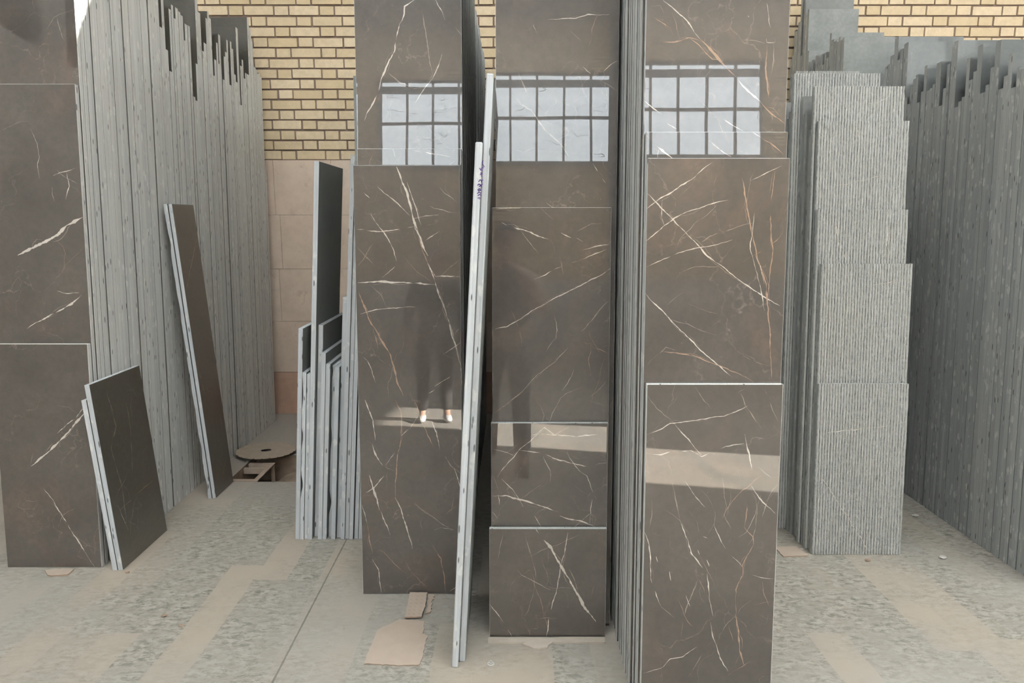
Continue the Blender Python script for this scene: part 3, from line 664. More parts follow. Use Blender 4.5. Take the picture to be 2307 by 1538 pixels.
# -- Rt: the widest, nearest column
c3 = lambda L: [(1400 + a / 3.6625, b_ / 3.6625) for a, b_ in L]
c5 = lambda L: [(1400 + a / 2.171, 830 + b_ / 2.172) for a, b_ in L]
RY = 1.905
R1 = [('w', 2, c5([(105, 325), (180, 300), (240, 265), (330, 255), (430, 240), (500, 235), (580, 205), (620, 185)])), ('f', 1.6, c5([(105, 130), (170, 190), (250, 260)])), ('w', 2.2, c5([(250, 260), (320, 340), (390, 425)])),
      ('w', 2.2, c5([(110, 410), (190, 420), (260, 405), (340, 400), (390, 430), (440, 410), (510, 380), (600, 368)])), ('f', 2.4, c5([(580, 120), (610, 190), (650, 240), (685, 290)])), ('w', 4, c5([(605, 320), (620, 400), (640, 495)])), ('f', 2, c5([(570, 120), (605, 100)])),
      ('w', 2, c5([(640, 340), (700, 340), (765, 322)])), ('f', 2, c5([(250, 560), (270, 660), (290, 760)])), ('w', 3, c5([(290, 760), (325, 840), (340, 900), (395, 975)])), ('w', 2.4, c5([(100, 800), (135, 860), (140, 960), (150, 1050), (190, 1160)])), ('f', 2, c5([(190, 1160), (260, 1220)])),
      ('w', 2.6, c5([(630, 575), (690, 650), (750, 710)])), ('o', 2, c5([(600, 560), (615, 650), (600, 775)])), ('o', 4, c5([(600, 775), (645, 820), (645, 860)])), ('o', 2.4, c5([(645, 860), (590, 960), (590, 1010), (560, 1080), (560, 1200)])), ('o', 5, c5([(560, 1200), (575, 1300), (580, 1380), (600, 1450)])),
      ('w', 2.2, c5([(420, 1000), (430, 1130), (450, 1210)])), ('w', 2.6, c5([(440, 1240), (445, 1300), (470, 1390), (520, 1480)])), ('w', 1.8, c5([(455, 760), (490, 850), (540, 920), (590, 970)])), ('w', 1.8, c5([(370, 1360), (300, 1410), (240, 1420), (200, 1460), (110, 1490)])),
      ('w', 1.6, c5([(310, 550), (360, 620), (405, 680)])), ('w', 4, c5([(372, 888), (380, 912)])), ('w', 4, c5([(418, 935), (432, 966)])), ('w', 4, c5([(235, 993), (240, 1038)])), ('w', 4, c5([(170, 918), (175, 945)])), ('w', 3.5, c5([(315, 1110), (335, 1162)])), ('w', 3.5, c5([(400, 820), (420, 830)])),
      ('f', 1.6, c5([(360, 90), (400, 150), (440, 200)])), ('f', 1.6, c5([(700, 100), (740, 200), (765, 260)])), ('w', 1.6, c5([(640, 1010), (740, 1030)])), ('o', 2, c5([(690, 1040), (700, 1100), (720, 1160)])), ('f', 1.8, c5([(290, 1310), (300, 1230), (340, 1110), (380, 1020)])), ('o', 1.8, c5([(520, 1500), (600, 1450), (630, 1430)])),
      ('f', 1.8, c5([(150, 640), (150, 720), (135, 790)])), ('f', 1.4, c5([(330, 690), (370, 750), (380, 800)]))]
R2 = [('w', 2.6, [(1450, 470), (1490, 445), (1560, 402), (1605, 365)]), ('w', 2.8, [(1450, 436), (1500, 480), (1560, 540), (1610, 590), (1680, 640), (1755, 690)]), ('w', 2.4, [(1450, 542), (1490, 515), (1497, 508), (1520, 490), (1590, 462), (1640, 450)]), ('w', 2.4, [(1492, 450), (1490, 490), (1497, 510)]),
      ('w', 2.2, [(1447, 660), (1500, 710), (1580, 790), (1650, 850)]), ('o', 3, [(1672, 400), (1690, 500), (1705, 580), (1725, 640), (1735, 740), (1738, 850)]), ('o', 2.4, [(1745, 385), (1735, 480), (1740, 560), (1728, 700)]), ('w', 1.6, [(1690, 405), (1762, 375)]),
      ('w', 1.5, [(1455, 600), (1530, 570), (1650, 540)]), ('o', 1.8, [(1480, 790), (1560, 800), (1640, 830), (1700, 860)]), ('f', 1.6, [(1700, 500), (1600, 530), (1560, 560)]), ('w', 1.8, [(1700, 575), (1712, 600), (1722, 640)]), ('f', 1.6, [(1460, 820), (1500, 780), (1530, 790)]), ('w', 1.6, [(1700, 480), (1690, 560), (1712, 640), (1722, 700)])]
R3 = [('w', 4.5, c3([(190, 1115), (260, 1180), (340, 1240), (430, 1310)])), ('w', 3, c3([(720, 1160), (800, 1220), (900, 1300)])), ('w', 4, c3([(1085, 1095), (1150, 1135)])), ('o', 3.5, c3([(1150, 1135), (1240, 1180), (1330, 1280)])), ('w', 2, c3([(305, 1230), (300, 1300)]))]
R4 = [('w', 2.6, c3([(345, 0), (440, 80), (540, 180), (650, 320)])), ('o', 5, c3([(650, 320), (740, 420), (820, 500), (940, 640)])), ('w', 4.5, c3([(940, 640), (1040, 740), (1160, 860)])), ('o', 5, c3([(1160, 860), (1240, 935), (1340, 1020)])), ('o', 2.4, c3([(270, 140), (400, 230), (430, 290)])),
      ('o', 3, c3([(345, 350), (440, 345), (560, 315), (640, 335), (670, 350)])), ('o', 2.4, c3([(560, 315), (640, 380), (750, 490), (830, 500)])), ('w', 2.2, c3([(1195, 30), (1210, 180), (1230, 230)])), ('o', 2.6, c3([(1205, 370), (1205, 460), (1195, 560), (1200, 700), (1210, 880)])),
      ('f', 2.4, c3([(1255, 350), (1255, 500), (1235, 620)])), ('w', 3, c3([(1195, 320), (1200, 350), (1260, 345), (1265, 320), (1240, 315)])), ('w', 4, c3([(195, 835), (250, 880), (330, 940)])), ('w', 3.4, c3([(380, 1020), (440, 1060), (500, 1090)])), ('w', 2.8, c3([(720, 925), (830, 980), (930, 1040), (1000, 1080)])),
      ('f', 1.8, c3([(1000, 330), (1180, 355)])), ('f', 1.8, c3([(740, 570), (700, 640)])), ('f', 1.6, c3([(240, 45), (320, 45), (350, 110)])), ('w', 5, c3([(1046, 128), (1056, 138)])), ('w', 2, c3([(1240, 935), (1245, 1080)]))]
def rx(px, py, Y): return at_y(px, py, Y).x
def rh(yp, Y): 
    z_ = at_y(1600, yp, Y).z
    for _ in range(4): z_ = at_y(1600, yp, Y + z_ * math.tan(LEAN)).z
    return z_ / math.cos(LEAN)
slab('foremost slab of the widest column, pale top edge, rust-tinted veins', .3985, RY, .404, rh(866, RY), .021, veins=R1, rand=26, seed=101, bev=.0018)
slab('slab behind the pale-topped one, two diagonal white veins, widest column', .392, RY + .024, .412, rh(357, RY + .024), .0205, veins=R2, rand=18, seed=102)
slab('slab showing only a narrow band above the one with crossed diagonals', .392, RY + .048, .411, rh(298, RY + .048), .0205, veins=R3, rand=5, seed=103)
slab('tall slab of the widest column with an orange diagonal vein from the top', .388, RY + .072, .417, 2.62, .0205, veins=R4, rand=14, seed=104, squig=(1450, 60, 1740, 345, 14))
for i in range(30):
    extra = .012 if i in (3, 4, 9) else 0
    slab('slab edge in the pale near side of the widest polished column' if i < 12 else 'slab edge deep in the shadow between the middle and widest columns', .380 + rng.uniform(0, .005) - (.004 if i % 7 == 3 else 0), RY + .098 + i * .0255, .425 + extra, 2.56 + rng.uniform(0, .2), .0235,
         mats=('polish', 'edge', 'backface'), group='slabs in the near side of the widest column' if i < 12 else 'slabs in the shadow of the widest column', seed=700 + i, bev=0)
yy = RY + .098 + 30 * .0255
while yy < 5.0:
    rest_slab(.382 + rng.uniform(0, .004), yy, .42, 2.5 + rng.uniform(0, .15), .0245); yy += .0268

# -- Fl: fluted stack
def fluted(label, X, Y, W, H, T, zvis, seed, chip=None, vein=()):
    rg = random.Random(seed); bm = bmesh.new(); mat = slab_matrix(X, Y, 0, R(5), T)
    ribs = 32; per = 5; nx = ribs * per
    zs = [0.0] if zvis > .05 else []
    z = zvis
    while z < H: zs.append(z); z += .0065
    zs.append(H)
    prof = [.0085, .0060, .0012, .0, .0030]
    cols = []; lay = bm.verts.layers.float.new('tone')
    for i in range(nx + 1):
        xx = W * i / nx; k = i % per; col = []
        rb = i // per
        for zz in zs:
            nn = noise.noise(Vector((rb * 3.1 + seed, zz * 26, k * .6))); n2 = noise.noise(Vector((rb * 7.7, zz * 85, k + seed)))
            jag = (nn * .0026 + n2 * .0022) * (1 if k in (2, 3, 1, 4) else .3)
            dx = (n2 * .0018) if 0 < i < nx else 0
            col.append(bm.verts.new((xx + dx, prof[k] + jag, zz)))
        cols.append(col)
        for v_ in col: v_[lay] = (.15, .45, .9, 1.0, .75)[k]
    for i in range(nx):
        for j in range(len(zs) - 1):
            bm.faces.new((cols[i][j], cols[i + 1][j], cols[i + 1][j + 1], cols[i][j + 1]))
    b0 = [[bm.verts.new((x, T, z)) for z in (0, H)] for x in (0, W)]
    def side(col, bb, flip):
        pts = col + [bb[1], bb[0]]; f = bm.faces.new(pts if flip else pts[::-1]); f.material_index = 1
    side(cols[0], b0[0], False); side(cols[-1], b0[1], True)
    f = bm.faces.new([c[-1] for c in cols] + [b0[1][1], b0[0][1]]); f.material_index = 1
    f = bm.faces.new([c[0] for c in cols][::-1] + [b0[0][0], b0[1][0]]); f.material_index = 1
    f = bm.faces.new((b0[0][0], b0[1][0], b0[1][1], b0[0][1])); f.material_index = 1
    bmesh.ops.recalc_face_normals(bm, faces=bm.faces)
    d = (mat.translation - CAM).dot(FWD)
    for (k, wpx, pts) in vein:
        loc = clip_pts([px_local(mat, *p) for p in pts], W, H); ribbon(bm, loc, wpx * d / F_PX, 2, rg, y=.0002, jit=.002)
    o = link('fluted_slab', mesh_of(bm, 'fluted_slab'), [M['fluted'], M['edge_shaded'], M['vein']]); o.matrix_world = mat
    return tag(o, label, 'stone slab', kind='thing')
GY = floor_pt(1940, 1250).y; XG = at_y(1840, 1250, GY).x
def gh(yp, Y):
    z_ = 1.0
    for _ in range(6): z_ = at_y(1940, yp, Y + z_ * math.tan(R(5))).z
    return z_ / math.cos(R(5))
rows = [(866, 1845, 0, 'foremost fluted slab standing on the floor, diagonal pale scratch at its foot'), (595, 1852, .03, 'second fluted slab with a cream stain and a chipped upper corner'),
        (473, 1843, .06, 'third fluted slab, bluish grey with a pale curved vein'), (273, 1845, .09, 'fourth fluted slab marked by a dark ring crack'),
        (195, 1836, .12, 'fifth fluted slab, its dusty top edge below the smooth grey slabs'), (166, 1790, .27, 'sixth fluted slab showing a band above the dusty-topped one'),]
veins_f = [[('w', 1.6, [(1845, 1065), (1900, 1150), (1962, 1250)]), ('w', 1.4, [(1860, 975), (1950, 965), (2045, 952)])], [('w', 1.5, [(1960, 645), (2010, 635), (2053, 627)])],
           [('w', 2, [(1882, 480), (1890, 545), (1905, 590)]), ('w', 2, [(2002, 480), (2000, 540), (1988, 592)])], [('w', 1.2, [(1880, 420), (1950, 405), (2020, 390)]), ('f', 1.4, [(1930, 280), (1935, 310), (1950, 320)])], [('w', 1.2, [(1960, 240), (2010, 215)])], []]
nextz = 0
for i, (yp, xl, dy, lab) in enumerate(rows):
    H = gh(yp, GY + dy)
    zv = 0 if i == 0 else gh(rows[i - 1][0], GY + dy) - .05
    z_ = H * math.cos(R(5)); X = at_y(xl, yp, GY + dy + z_ * math.tan(R(5))).x
    fluted(lab, X, GY + dy, .405, H, .026, zv, 200 + i, vein=veins_f[i])
fluted('last fluted slab, its corner showing beside the widest column', XG - .05, GY + .30, .30, gh(161, GY + .30), .026, gh(166, GY + .30) - .05, 230)
for i, (yt, lab) in enumerate(((305, 'shortest smooth slab squeezed between fluted ones, at their open side'), (292, 'smooth slab second in front of the sixth fluted slab'), (252, 'smooth slab with white streaks just before the sixth fluted slab'), (218, 'smooth dark slab touching the sixth fluted slab'))):
    slab(lab, XG - .012 - .009 * i, GY + .150 + i * .0285, .395, gh(yt, GY + .15 + i * .0285), .026, lean=R(5), mats=('honed', 'edge_shaded', 'backface'), seed=830 + i, bev=0, rand=4)
XS = XG - .012
for i in range(14):
    yy = GY + .333 + i * .0265
    hh = (2.05, 1.9, 2.08, 1.85, 2.02)[i % 5] + rng.uniform(-.06, .04)
    slab('dark slab edge in the shadowed side of the fluted stack', XS - rng.uniform(0, .006), yy, .40, hh, .0245, lean=R(5), mats=('honed', 'edge_shaded', 'backface'), group='slabs packed behind the fluted ones', seed=800 + i, bev=0)
yy = GY + .333 + 14 * .0265
while yy < 4.9:
    rest_slab(XS, yy, .4, 2.0 + rng.uniform(-.1, .03), .0245, R(5)); yy += .0268
# -- G: far-right stack
r2 = lambda L: [(1770 + a / 7.325, b_ / 7.325) for a, b_ in L]
r3 = lambda L: [(1980 + a / 7.69, 60 + b_ / 7.69) for a, b_ in L]
topsG = r2([(88, 800), (135, 90), (165, 495), (200, 500), (245, 355), (290, -30), (335, -60), (358, 270), (388, 150), (408, 715), (402, 1020), (455, 985), (515, 915), (668, 860), (745, 540), (790, 645)]) + \
        [(1890, 235), (1905, 240), (1920, 236), (1935, 242), (1950, 236), (1965, 238), (1980, 236)] + \
        r3([(148, 690), (190, 650), (262, 490), (345, 180), (360, 570), (425, 380), (470, 600), (512, 270), (490, 940), (505, 1220), (545, 1330), (590, 1010), (640, 900), (655, 410), (690, 830), (700, 1310), (780, 1110), (840, 670), (885, 1100),
            (925, 160), (935, 1060), (975, 990), (1020, 1230), (1080, 610), (1095, 1365), (1150, 890), (1160, 1060), (1240, 640), (1305, 345), (1345, 630), (1380, 240), (1425, 1290), (1490, 1210)]) + \
        [(2188, 130), (2200, 160), (2215, 100), (2228, 190), (2240, 150), (2256, 90), (2270, 170), (2285, 120), (2300, 150)]
def fillG(y, ph, nh, rg):
    a = ph or nh or 2.4; b_ = nh or ph or 2.4
    return min(2.75, min(a, b_) - rg.uniform(0, .12))
def labG(y, h):
    if y < 3.3: return ('grey slab edge-on in the dark right-hand stack, nearest the camera', 'slabs at the near end of the dark stack right of the fluted one')
    if y < 4.08: return ('grey slab edge-on in the dark stack directly right of the fluted slabs', 'slabs in the middle of the dark stack right of the fluted one')
    return ('grey slab at the wall end of the dark stack, above the fluted slabs', 'slabs seen over the top of the fluted stack')
def faceG(y, rg): return rg.choice(('honed', 'brushed', 'honed')) if y > 4.15 else 'slate'
stack([q for q in topsG if q[0] < 1885], 2.0, -1, 4.10, 5.0, .33, labG, ('honed', 'edge_shaded', 'backface'), 19, lambda y, ph, nh, rg: min(2.18 if y < 4.2 else 2.7, nh or 9, (ph or 9) + .1) - rg.uniform(0, .1), facemat=faceG)
stack([q for q in topsG if q[0] > 1995], 2.19, -1, 2.62, 4.07, .37, labG, ('honed', 'edge_shaded', 'backface'), 9, fillG, facemat=faceG)
ro = link('packed_marble_slabs', mesh_of(rest, 'packed_marble_slabs'), [M['edge_shaded']])
tag(ro, 'remaining slabs packed deep in the shadow behind the polished columns', 'stone slabs', kind='stuff')

# ---------------------------------------------------------------- small things on the floor
def blade():
    bm = bmesh.new(); Ro, Ri, n, T = .188, .032, 168, .0035
    top = []; bot = []; it = []; ib = []
    for i in range(n):
        a = 2 * math.pi * i / n; r = Ro - (.010 if i % 7 == 0 else 0)
        top.append(bm.verts.new((math.cos(a) * r, math.sin(a) * r, T))); bot.append(bm.verts.new((math.cos(a) * r, math.sin(a) * r, 0)))
        it.append(bm.verts.new((math.cos(a) * Ri, math.sin(a) * Ri, T))); ib.append(bm.verts.new((math.cos(a) * Ri, math.sin(a) * Ri, 0)))
    for i in range(n):
        j = (i + 1) % n
        bm.faces.new((top[i], top[j], it[j], it[i])); bm.faces.new((bot[j], bot[i], ib[i], ib[j])); bm.faces.new((bot[i], bot[j], top[j], top[i])); bm.faces.new((ib[j], ib[i], it[i], it[j]))
    o = link('saw_blade', mesh_of(bm, 'saw_blade'), [M['blade']])
    p = floor_pt(600, 1022); o.location = (p.x, p.y, .022); o.rotation_euler = (R(-2.0), R(1.5), .2)
    tag(o, 'round dusty saw blade with a centre hole lying on the floor by the pit', 'saw blade')
blade()
def angle_frame():
    root = bpy.data.objects.new('steel_frame', None); C.objects.link(root); root.location = (-1.595, 3.83, -.006)
    tag(root, 'dusty angle-iron frame lying in the floor pit under the saw blade', 'metal frame')
    def bar(x0, x1, y0, y1):
        bm = bmesh.new(); box(bm, x0, x1, y0, y1, -.004, 0)
        if x1 - x0 > y1 - y0: box(bm, x0, x1, y0, y0 + .004, -.035, -.004)
        else: box(bm, x0, x0 + .004, y0, y1, -.035, -.004)
        bmesh.ops.bevel(bm, geom=list(bm.edges), offset=.0008, segments=1, affect='EDGES')
        link('rail', mesh_of(bm, 'rail'), [M['rusty']], root)
    bar(-.06, .10, 0, .03); bar(.07, .10, .031, .28); bar(-.06, .10, .281, .31); bar(-.06, .068, .20, .225)
    for sx in (-.05, .09):
        pass
    # a leg under the frame
    bm = bmesh.new(); box(bm, .075, .095, .29, .305, -.15, -.006); link('leg', mesh_of(bm, 'leg'), [M['rusty']], root)
    bm = bmesh.new(); box(bm, .075, .095, .005, .02, -.15, -.006); link('leg', mesh_of(bm, 'leg'), [M['rusty']], root)
angle_frame()

def sheet(name, outline, th, mat, label, cat, z=.0006, curl=0.0, seed=1, edge='card_dark', rag=.0011):
    """torn flat piece lying on the floor, outline in photo pixels"""
    rg = random.Random(seed); pts = [floor_pt(*p) for p in outline]; dense = []
    for a, b_ in zip(pts, pts[1:] + pts[:1]):
        n = max(1, int((b_ - a).length / .012))
        for i in range(n):
            q = a.lerp(b_, i / n); dense.append(Vector((q.x + rg.gauss(0, rag), q.y + rg.gauss(0, rag), 0)))
    c = sum(dense, Vector()) / len(dense); bm = bmesh.new()
    ys_ = [p.y for p in dense]; y0, y1 = min(ys_), max(ys_)
    def zz(p): return curl * max(0, (p.y - y0) / (y1 - y0)) ** 2 if curl > 0 else 0
    top = [bm.verts.new((p.x - c.x, p.y - c.y, th + zz(p))) for p in dense]; bot = [bm.verts.new((p.x - c.x, p.y - c.y, zz(p))) for p in dense]
    f = bm.faces.new(top); f.normal_update()
    if f.normal.z < 0: f.normal_flip()
    bm.faces.new(bot[::-1])
    n = len(top)
    for i in range(n):
        q = bm.faces.new((bot[i], bot[(i + 1) % n], top[(i + 1) % n], top[i])); q.material_index = 1
    bmesh.ops.triangulate(bm, faces=[f])
    bmesh.ops.recalc_face_normals(bm, faces=bm.faces)
    o = link(name, mesh_of(bm, name), [M[mat], M[edge]]); o.location = (c.x, c.y, z)
    return tag(o, label, cat)
cp = sheet('cardboard_piece', [(912, 1397), (924, 1340), (963, 1340), (958, 1372), (950, 1395)], .005, 'card', 'stiff printed cardboard piece with torn side under the first polished column', 'cardboard', z=.008, seed=4, rag=.0012)
sheet('cardboard_piece', [(960, 1383), (966, 1340), (977, 1340), (970, 1382)], .004, 'card', 'narrow torn cardboard scrap right of the printed cardboard piece', 'cardboard', seed=5, rag=.003)
sheet('cardboard_piece', [(820, 1496), (850, 1420), (900, 1396), (930, 1398), (957, 1400), (952, 1428), (963, 1432), (950, 1490), (945, 1499), (905, 1500)], .003, 'card', 'large flattened brown cardboard lying before the first polished column', 'cardboard', seed=6)
sheet('cardboard_piece', [(1744, 1233), (1795, 1232), (1822, 1253), (1765, 1255)], .004, 'card', 'folded cardboard lying at the foot of the fluted stack', 'cardboard', seed=7)
sheet('cardboard_piece', [(100, 1288), (125, 1284), (168, 1284), (152, 1297), (110, 1299)], .006, 'card', 'small reddish cardboard before the pale stack', 'cardboard', seed=8)
def hatch():       # the small slanted print on the cardboard
    bm = bmesh.new(); rg = random.Random(3); c = cp.location
    for i in range(6):
        for j in range(3):
            p = floor_pt(926 + j * 12 - i * 1.5, 1348 + i * 8); d = .008
            x, y = p.x - c.x, p.y - c.y
            bm.faces.new([bm.verts.new(q) for q in ((x, y, .0054), (x + d, y - d, .0054), (x + d + .001, y - d + .001, .0054), (x + .001, y + .001, .0054))])
    link('print', mesh_of(bm, 'print'), [M['card_dark']], cp)
hatch()
def batten():
    bm = bmesh.new(); p0, p1 = floor_pt(1100, 1440), floor_pt(1362, 1440); W = p1.x - p0.x
    n = 18
    for i in range(n):
        pass
    box(bm, 0, W, 0, .03, 0, .006); bmesh.ops.subdivide_edges(bm, edges=[e for e in bm.edges if abs(e.verts[0].co.x - e.verts[1].co.x) > .1], cuts=16)
    for v in bm.verts: v.co.y += .003 * noise.noise(v.co * 18); v.co.z += .0012 * noise.noise(v.co * 30 + Vector((3, 0, 0))) if v.co.z > .003 else 0
    o = link('wooden_batten', mesh_of(bm, 'wooden_batten'), [M['wood']]); o.location = (p0.x, CY_ - .038, 0)
    tag(o, 'thin pale wooden batten on the floor before the middle column', 'batten')
batten()
sheet('wood_scrap', [(1178, 1452), (1195, 1446), (1245, 1447), (1232, 1462), (1200, 1464)], .006, 'wood', 'pale splintered wood scrap below the middle column', 'wood scrap', seed=12, edge='wood', rag=.003)
def chip(px, py, s, label, seed, mat='chip'):
    bm = bmesh.new(); bmesh.ops.create_icosphere(bm, subdivisions=2, radius=s * .8)
    for v in bm.verts:
        v.co.z *= .45; v.co *= 1 + .35 * noise.noise(v.co.normalized() * 2.2 + Vector((seed * 3, 0, 0))); v.co.x *= 1.3
    mn = min(v.co.z for v in bm.verts)
    for v in bm.verts: v.co.z -= mn
    o = link('stone_chip', mesh_of(bm, 'stone_chip'), [M[mat]]); p = floor_pt(px, py); o.location = (p.x, p.y, 0); tag(o, label, 'stone chip')
chip(2062, 1163, .016, 'pale stone chip on the floor right of the fluted stack, nearer the wall', 1)
chip(2124, 1257, .017, 'pale stone chip on open floor at the far right', 2)
chip(1955, 1263, .012, 'dark crumb of stone just before the fluted slabs', 3, 'card_dark')
chip(1806, 1238, .008, 'tiny white chip at the corner of the folded cardboard', 4)
chip(287, 1290, .009, 'small dark stone crumb beside the short dark slab', 5, 'card_dark')
chip(1140, 1350, .010, 'crumb in the shadow between the edge-on slabs and the middle column', 6, 'card_dark')
chip(408, 1410, .009, 'lone crumb on bare floor, nearest the photo corner', 7, 'card_dark')
chip(370, 1388, .010, 'brown crumb on a beige floor strip', 8, 'card_dark')
def bolt():
    bm = bmesh.new(); bmesh.ops.create_cone(bm, cap_ends=True, segments=6, radius1=.0085, radius2=.0085, depth=.006, matrix=Matrix.Translation((0, 0, .003)))
    bmesh.ops.create_cone(bm, cap_ends=True, segments=18, radius1=.0125, radius2=.0125, depth=.0016, matrix=Matrix.Translation((0, 0, .0008)))
    bmesh.ops.create_cone(bm, cap_ends=True, segments=14, radius1=.0038, radius2=.0034, depth=.006, matrix=Matrix.Translation((0, 0, .009)))
    o = link('bolt', mesh_of(bm, 'bolt'), [M['chip']]); p = floor_pt(1106, 1495); o.location = (p.x, p.y, 0)
    tag(o, 'small pale nut and bolt on the floor before the middle column', 'bolt')
bolt()

# ---------------------------------------------------------------- the two people, seen mirrored in the polished slabs
M['lips'] = plain('lips', (.35, .15, .12), .5); M['skin'] = plain('skin', (.46, .29, .21), .55); M['hair'] = plain('black_hair', (.02, .017, .015), .6)
M['beige'] = plain('beige_shirt', (.62, .50, .40), .85); M['vest'] = plain('dark_vest', (.05, .05, .055), .85)
M['jeans'] = plain('washed_jeans', (.16, .19, .22), .85); M['black'] = plain('black_cloth', (.035, .033, .032), .85)
M['shoe'] = plain('white_sneaker', (.6, .6, .6), .6); M['shoe_dark'] = plain('dark_shoe', (.05, .05, .05), .6)
def skin_obj(name, chains, mat, parent, sub=2):
    """chains: lists of (point, radius); equal points share one vertex"""
    vs = []; rad = []; es = []; key = {}
    for ch in chains:
        prev = None
        for p, r in ch:
            k = tuple(round(c, 4) for c in p)
            if k not in key: key[k] = len(vs); vs.append(p); rad.append(r)
            i = key[k]
            if prev is not None and prev != i and (prev, i) not in es: es.append((prev, i))
            prev = i
    me = bpy.data.meshes.new(name); me.from_pydata(vs, es, []); o = link(name, me, [mat], parent)
    md = o.modifiers.new('skin', 'SKIN'); md.use_smooth_shade = True
    for i, r in enumerate(rad):
        sv = me.skin_vertices[0].data[i]; sv.radius = r if isinstance(r, tuple) else (r, r); sv.use_root = (i == 0)
    ss = o.modifiers.new('sub', 'SUBSURF'); ss.levels = sub; ss.render_levels = sub
    return o
def head(parent, c, mat_skin, mat_hair, tilt=0.0, name='hair'):
    """returns vertices for a shaped head mesh"""
    bm = bmesh.new(); bmesh.ops.create_uvsphere(bm, u_segments=32, v_segments=24, radius=1)
    for v in bm.verts:
        x, y, z = v.co; f = y      # face looks to +y
        v.co = Vector((x * .076 * (1 - .22 * max(0, -z)), y * .096 * (1 - .10 * max(0, -z)), z * .118))
        if y > .75 and abs(x) < .22 and -.35 < z < .12: v.co.y += .016 * (1 - abs(x) / .22) * (1 - abs(z + .15) / .4)
        if y > .6 and .05 < z < .25 and .15 < abs(x) < .5: v.co.y -= .007
        if y > .6 and -.62 < z < -.45 and abs(x) < .35: v.co.y += .004
    for s in (-1, 1):
        r = bmesh.ops.create_uvsphere(bm, u_segments=10, v_segments=8, radius=1)['verts']
        for v in r: v.co = Vector((s * .077 + v.co.x * .008, v.co.y * .018 - .004, v.co.z * .030 - .004))
    bmesh.ops.rotate(bm, verts=bm.verts, cent=(0, 0, 0), matrix=Matrix.Rotation(tilt, 3, 'X'))
    o = smooth(link('head', mesh_of(bm, 'head'), [mat_skin], parent)); o.location = c
    for s in (-1, 1):
        bm = bmesh.new(); bmesh.ops.create_uvsphere(bm, u_segments=12, v_segments=8, radius=.0115)
        for f in bm.faces: f.material_index = 1 if f.calc_center_median().y > .0075 else 0
        e = smooth(link('eye', mesh_of(bm, 'eye'), [M['shoe'], M['shoe_dark']], o)); e.location = Matrix.Rotation(tilt, 3, 'X') @ Vector((s * .029, .0765, .012))
        bm = bmesh.new(); bmesh.ops.create_uvsphere(bm, u_segments=12, v_segments=6, radius=1)
        for v in bm.verts: v.co = Vector((v.co.x * .017, v.co.y * .005, v.co.z * .0032 - abs(v.co.x) ** 2 * .003))
        e = smooth(link('eyebrow', mesh_of(bm, 'eyebrow'), [mat_hair], o)); e.location = Matrix.Rotation(tilt, 3, 'X') @ Vector((s * .031, .0845, .034))
    bm = bmesh.new(); bmesh.ops.create_uvsphere(bm, u_segments=16, v_segments=8, radius=1)
    for v in bm.verts: v.co = Vector((v.co.x * .024, v.co.y * .006, v.co.z * .007 * (1 - .25 * abs(v.co.x))))
    e = smooth(link('mouth', mesh_of(bm, 'mouth'), [M['lips']], o)); e.location = Matrix.Rotation(tilt, 3, 'X') @ Vector((0, .083, -.058))
    bm = bmesh.new(); bmesh.ops.create_uvsphere(bm, u_segments=32, v_segments=24, radius=1)
    dl = [v for v in bm.verts if (v.co.z < .1 and v.co.y > -.05) or v.co.z < -.45 or (v.co.y > .62 and v.co.z < .52)]
    bmesh.ops.delete(bm, geom=dl, context='VERTS')
    for v in bm.verts:
        k = 1 + .05 * noise.noise(v.co * 7); v.co = Vector((v.co.x * .084 * k, v.co.y * .104 * k - .003, v.co.z * .130 * k))
    bmesh.ops.rotate(bm, verts=bm.verts, cent=(0, 0, 0), matrix=Matrix.Rotation(tilt, 3, 'X'))
    h = smooth(link(name, mesh_of(bm, name), [mat_hair], o)); s = h.modifiers.new('th', 'SOLIDIFY'); s.thickness = .006
def hand_chains(wr, d, side, spread=.018, curl=.5, up=Vector((0, 0, 1)), palm=.085):
    """wrist point, finger direction, side vector towards the thumb; five fingers with knuckle bends"""
    d = d.normalized(); side = side.normalized(); n = d.cross(side).normalized(); out = []
    pc = wr + d * palm * .55
    out.append([(tuple(wr), .026), (tuple(pc), (.036, .017)), (tuple(wr + d * palm * .95), (.036, .014))])
    for i, (l, off) in enumerate(((.068, 1.4), (.078, .5), (.072, -.45), (.056, -1.35))):
        b = wr + d * palm * .95 + side * off * spread
        k1 = b + d * l * .45 * math.cos(curl * .5) + n * l * .45 * math.sin(curl * .5); k2 = k1 + d * l * .32 * math.cos(curl * 1.3) + n * l * .32 * math.sin(curl * 1.3)
        k3 = k2 + d * l * .25 * math.cos(curl * 2.1) + n * l * .25 * math.sin(curl * 2.1)
        out.append([(tuple(wr + d * palm * .95), (.036, .014)), (tuple(b + d * .006), .0098), (tuple(k1), .009), (tuple(k2), .0082), (tuple(k3), .0068)])
    tb = wr + d * palm * .3 + side * .03; t1 = tb + (d * .6 + side * .75).normalized() * .032; t2 = t1 + (d * .9 + side * .35 + n * .3).normalized() * .028
    out.append([(tuple(pc), (.036, .017)), (tuple(tb), .013), (tuple(t1), .011), (tuple(t2), .009)])
    return out
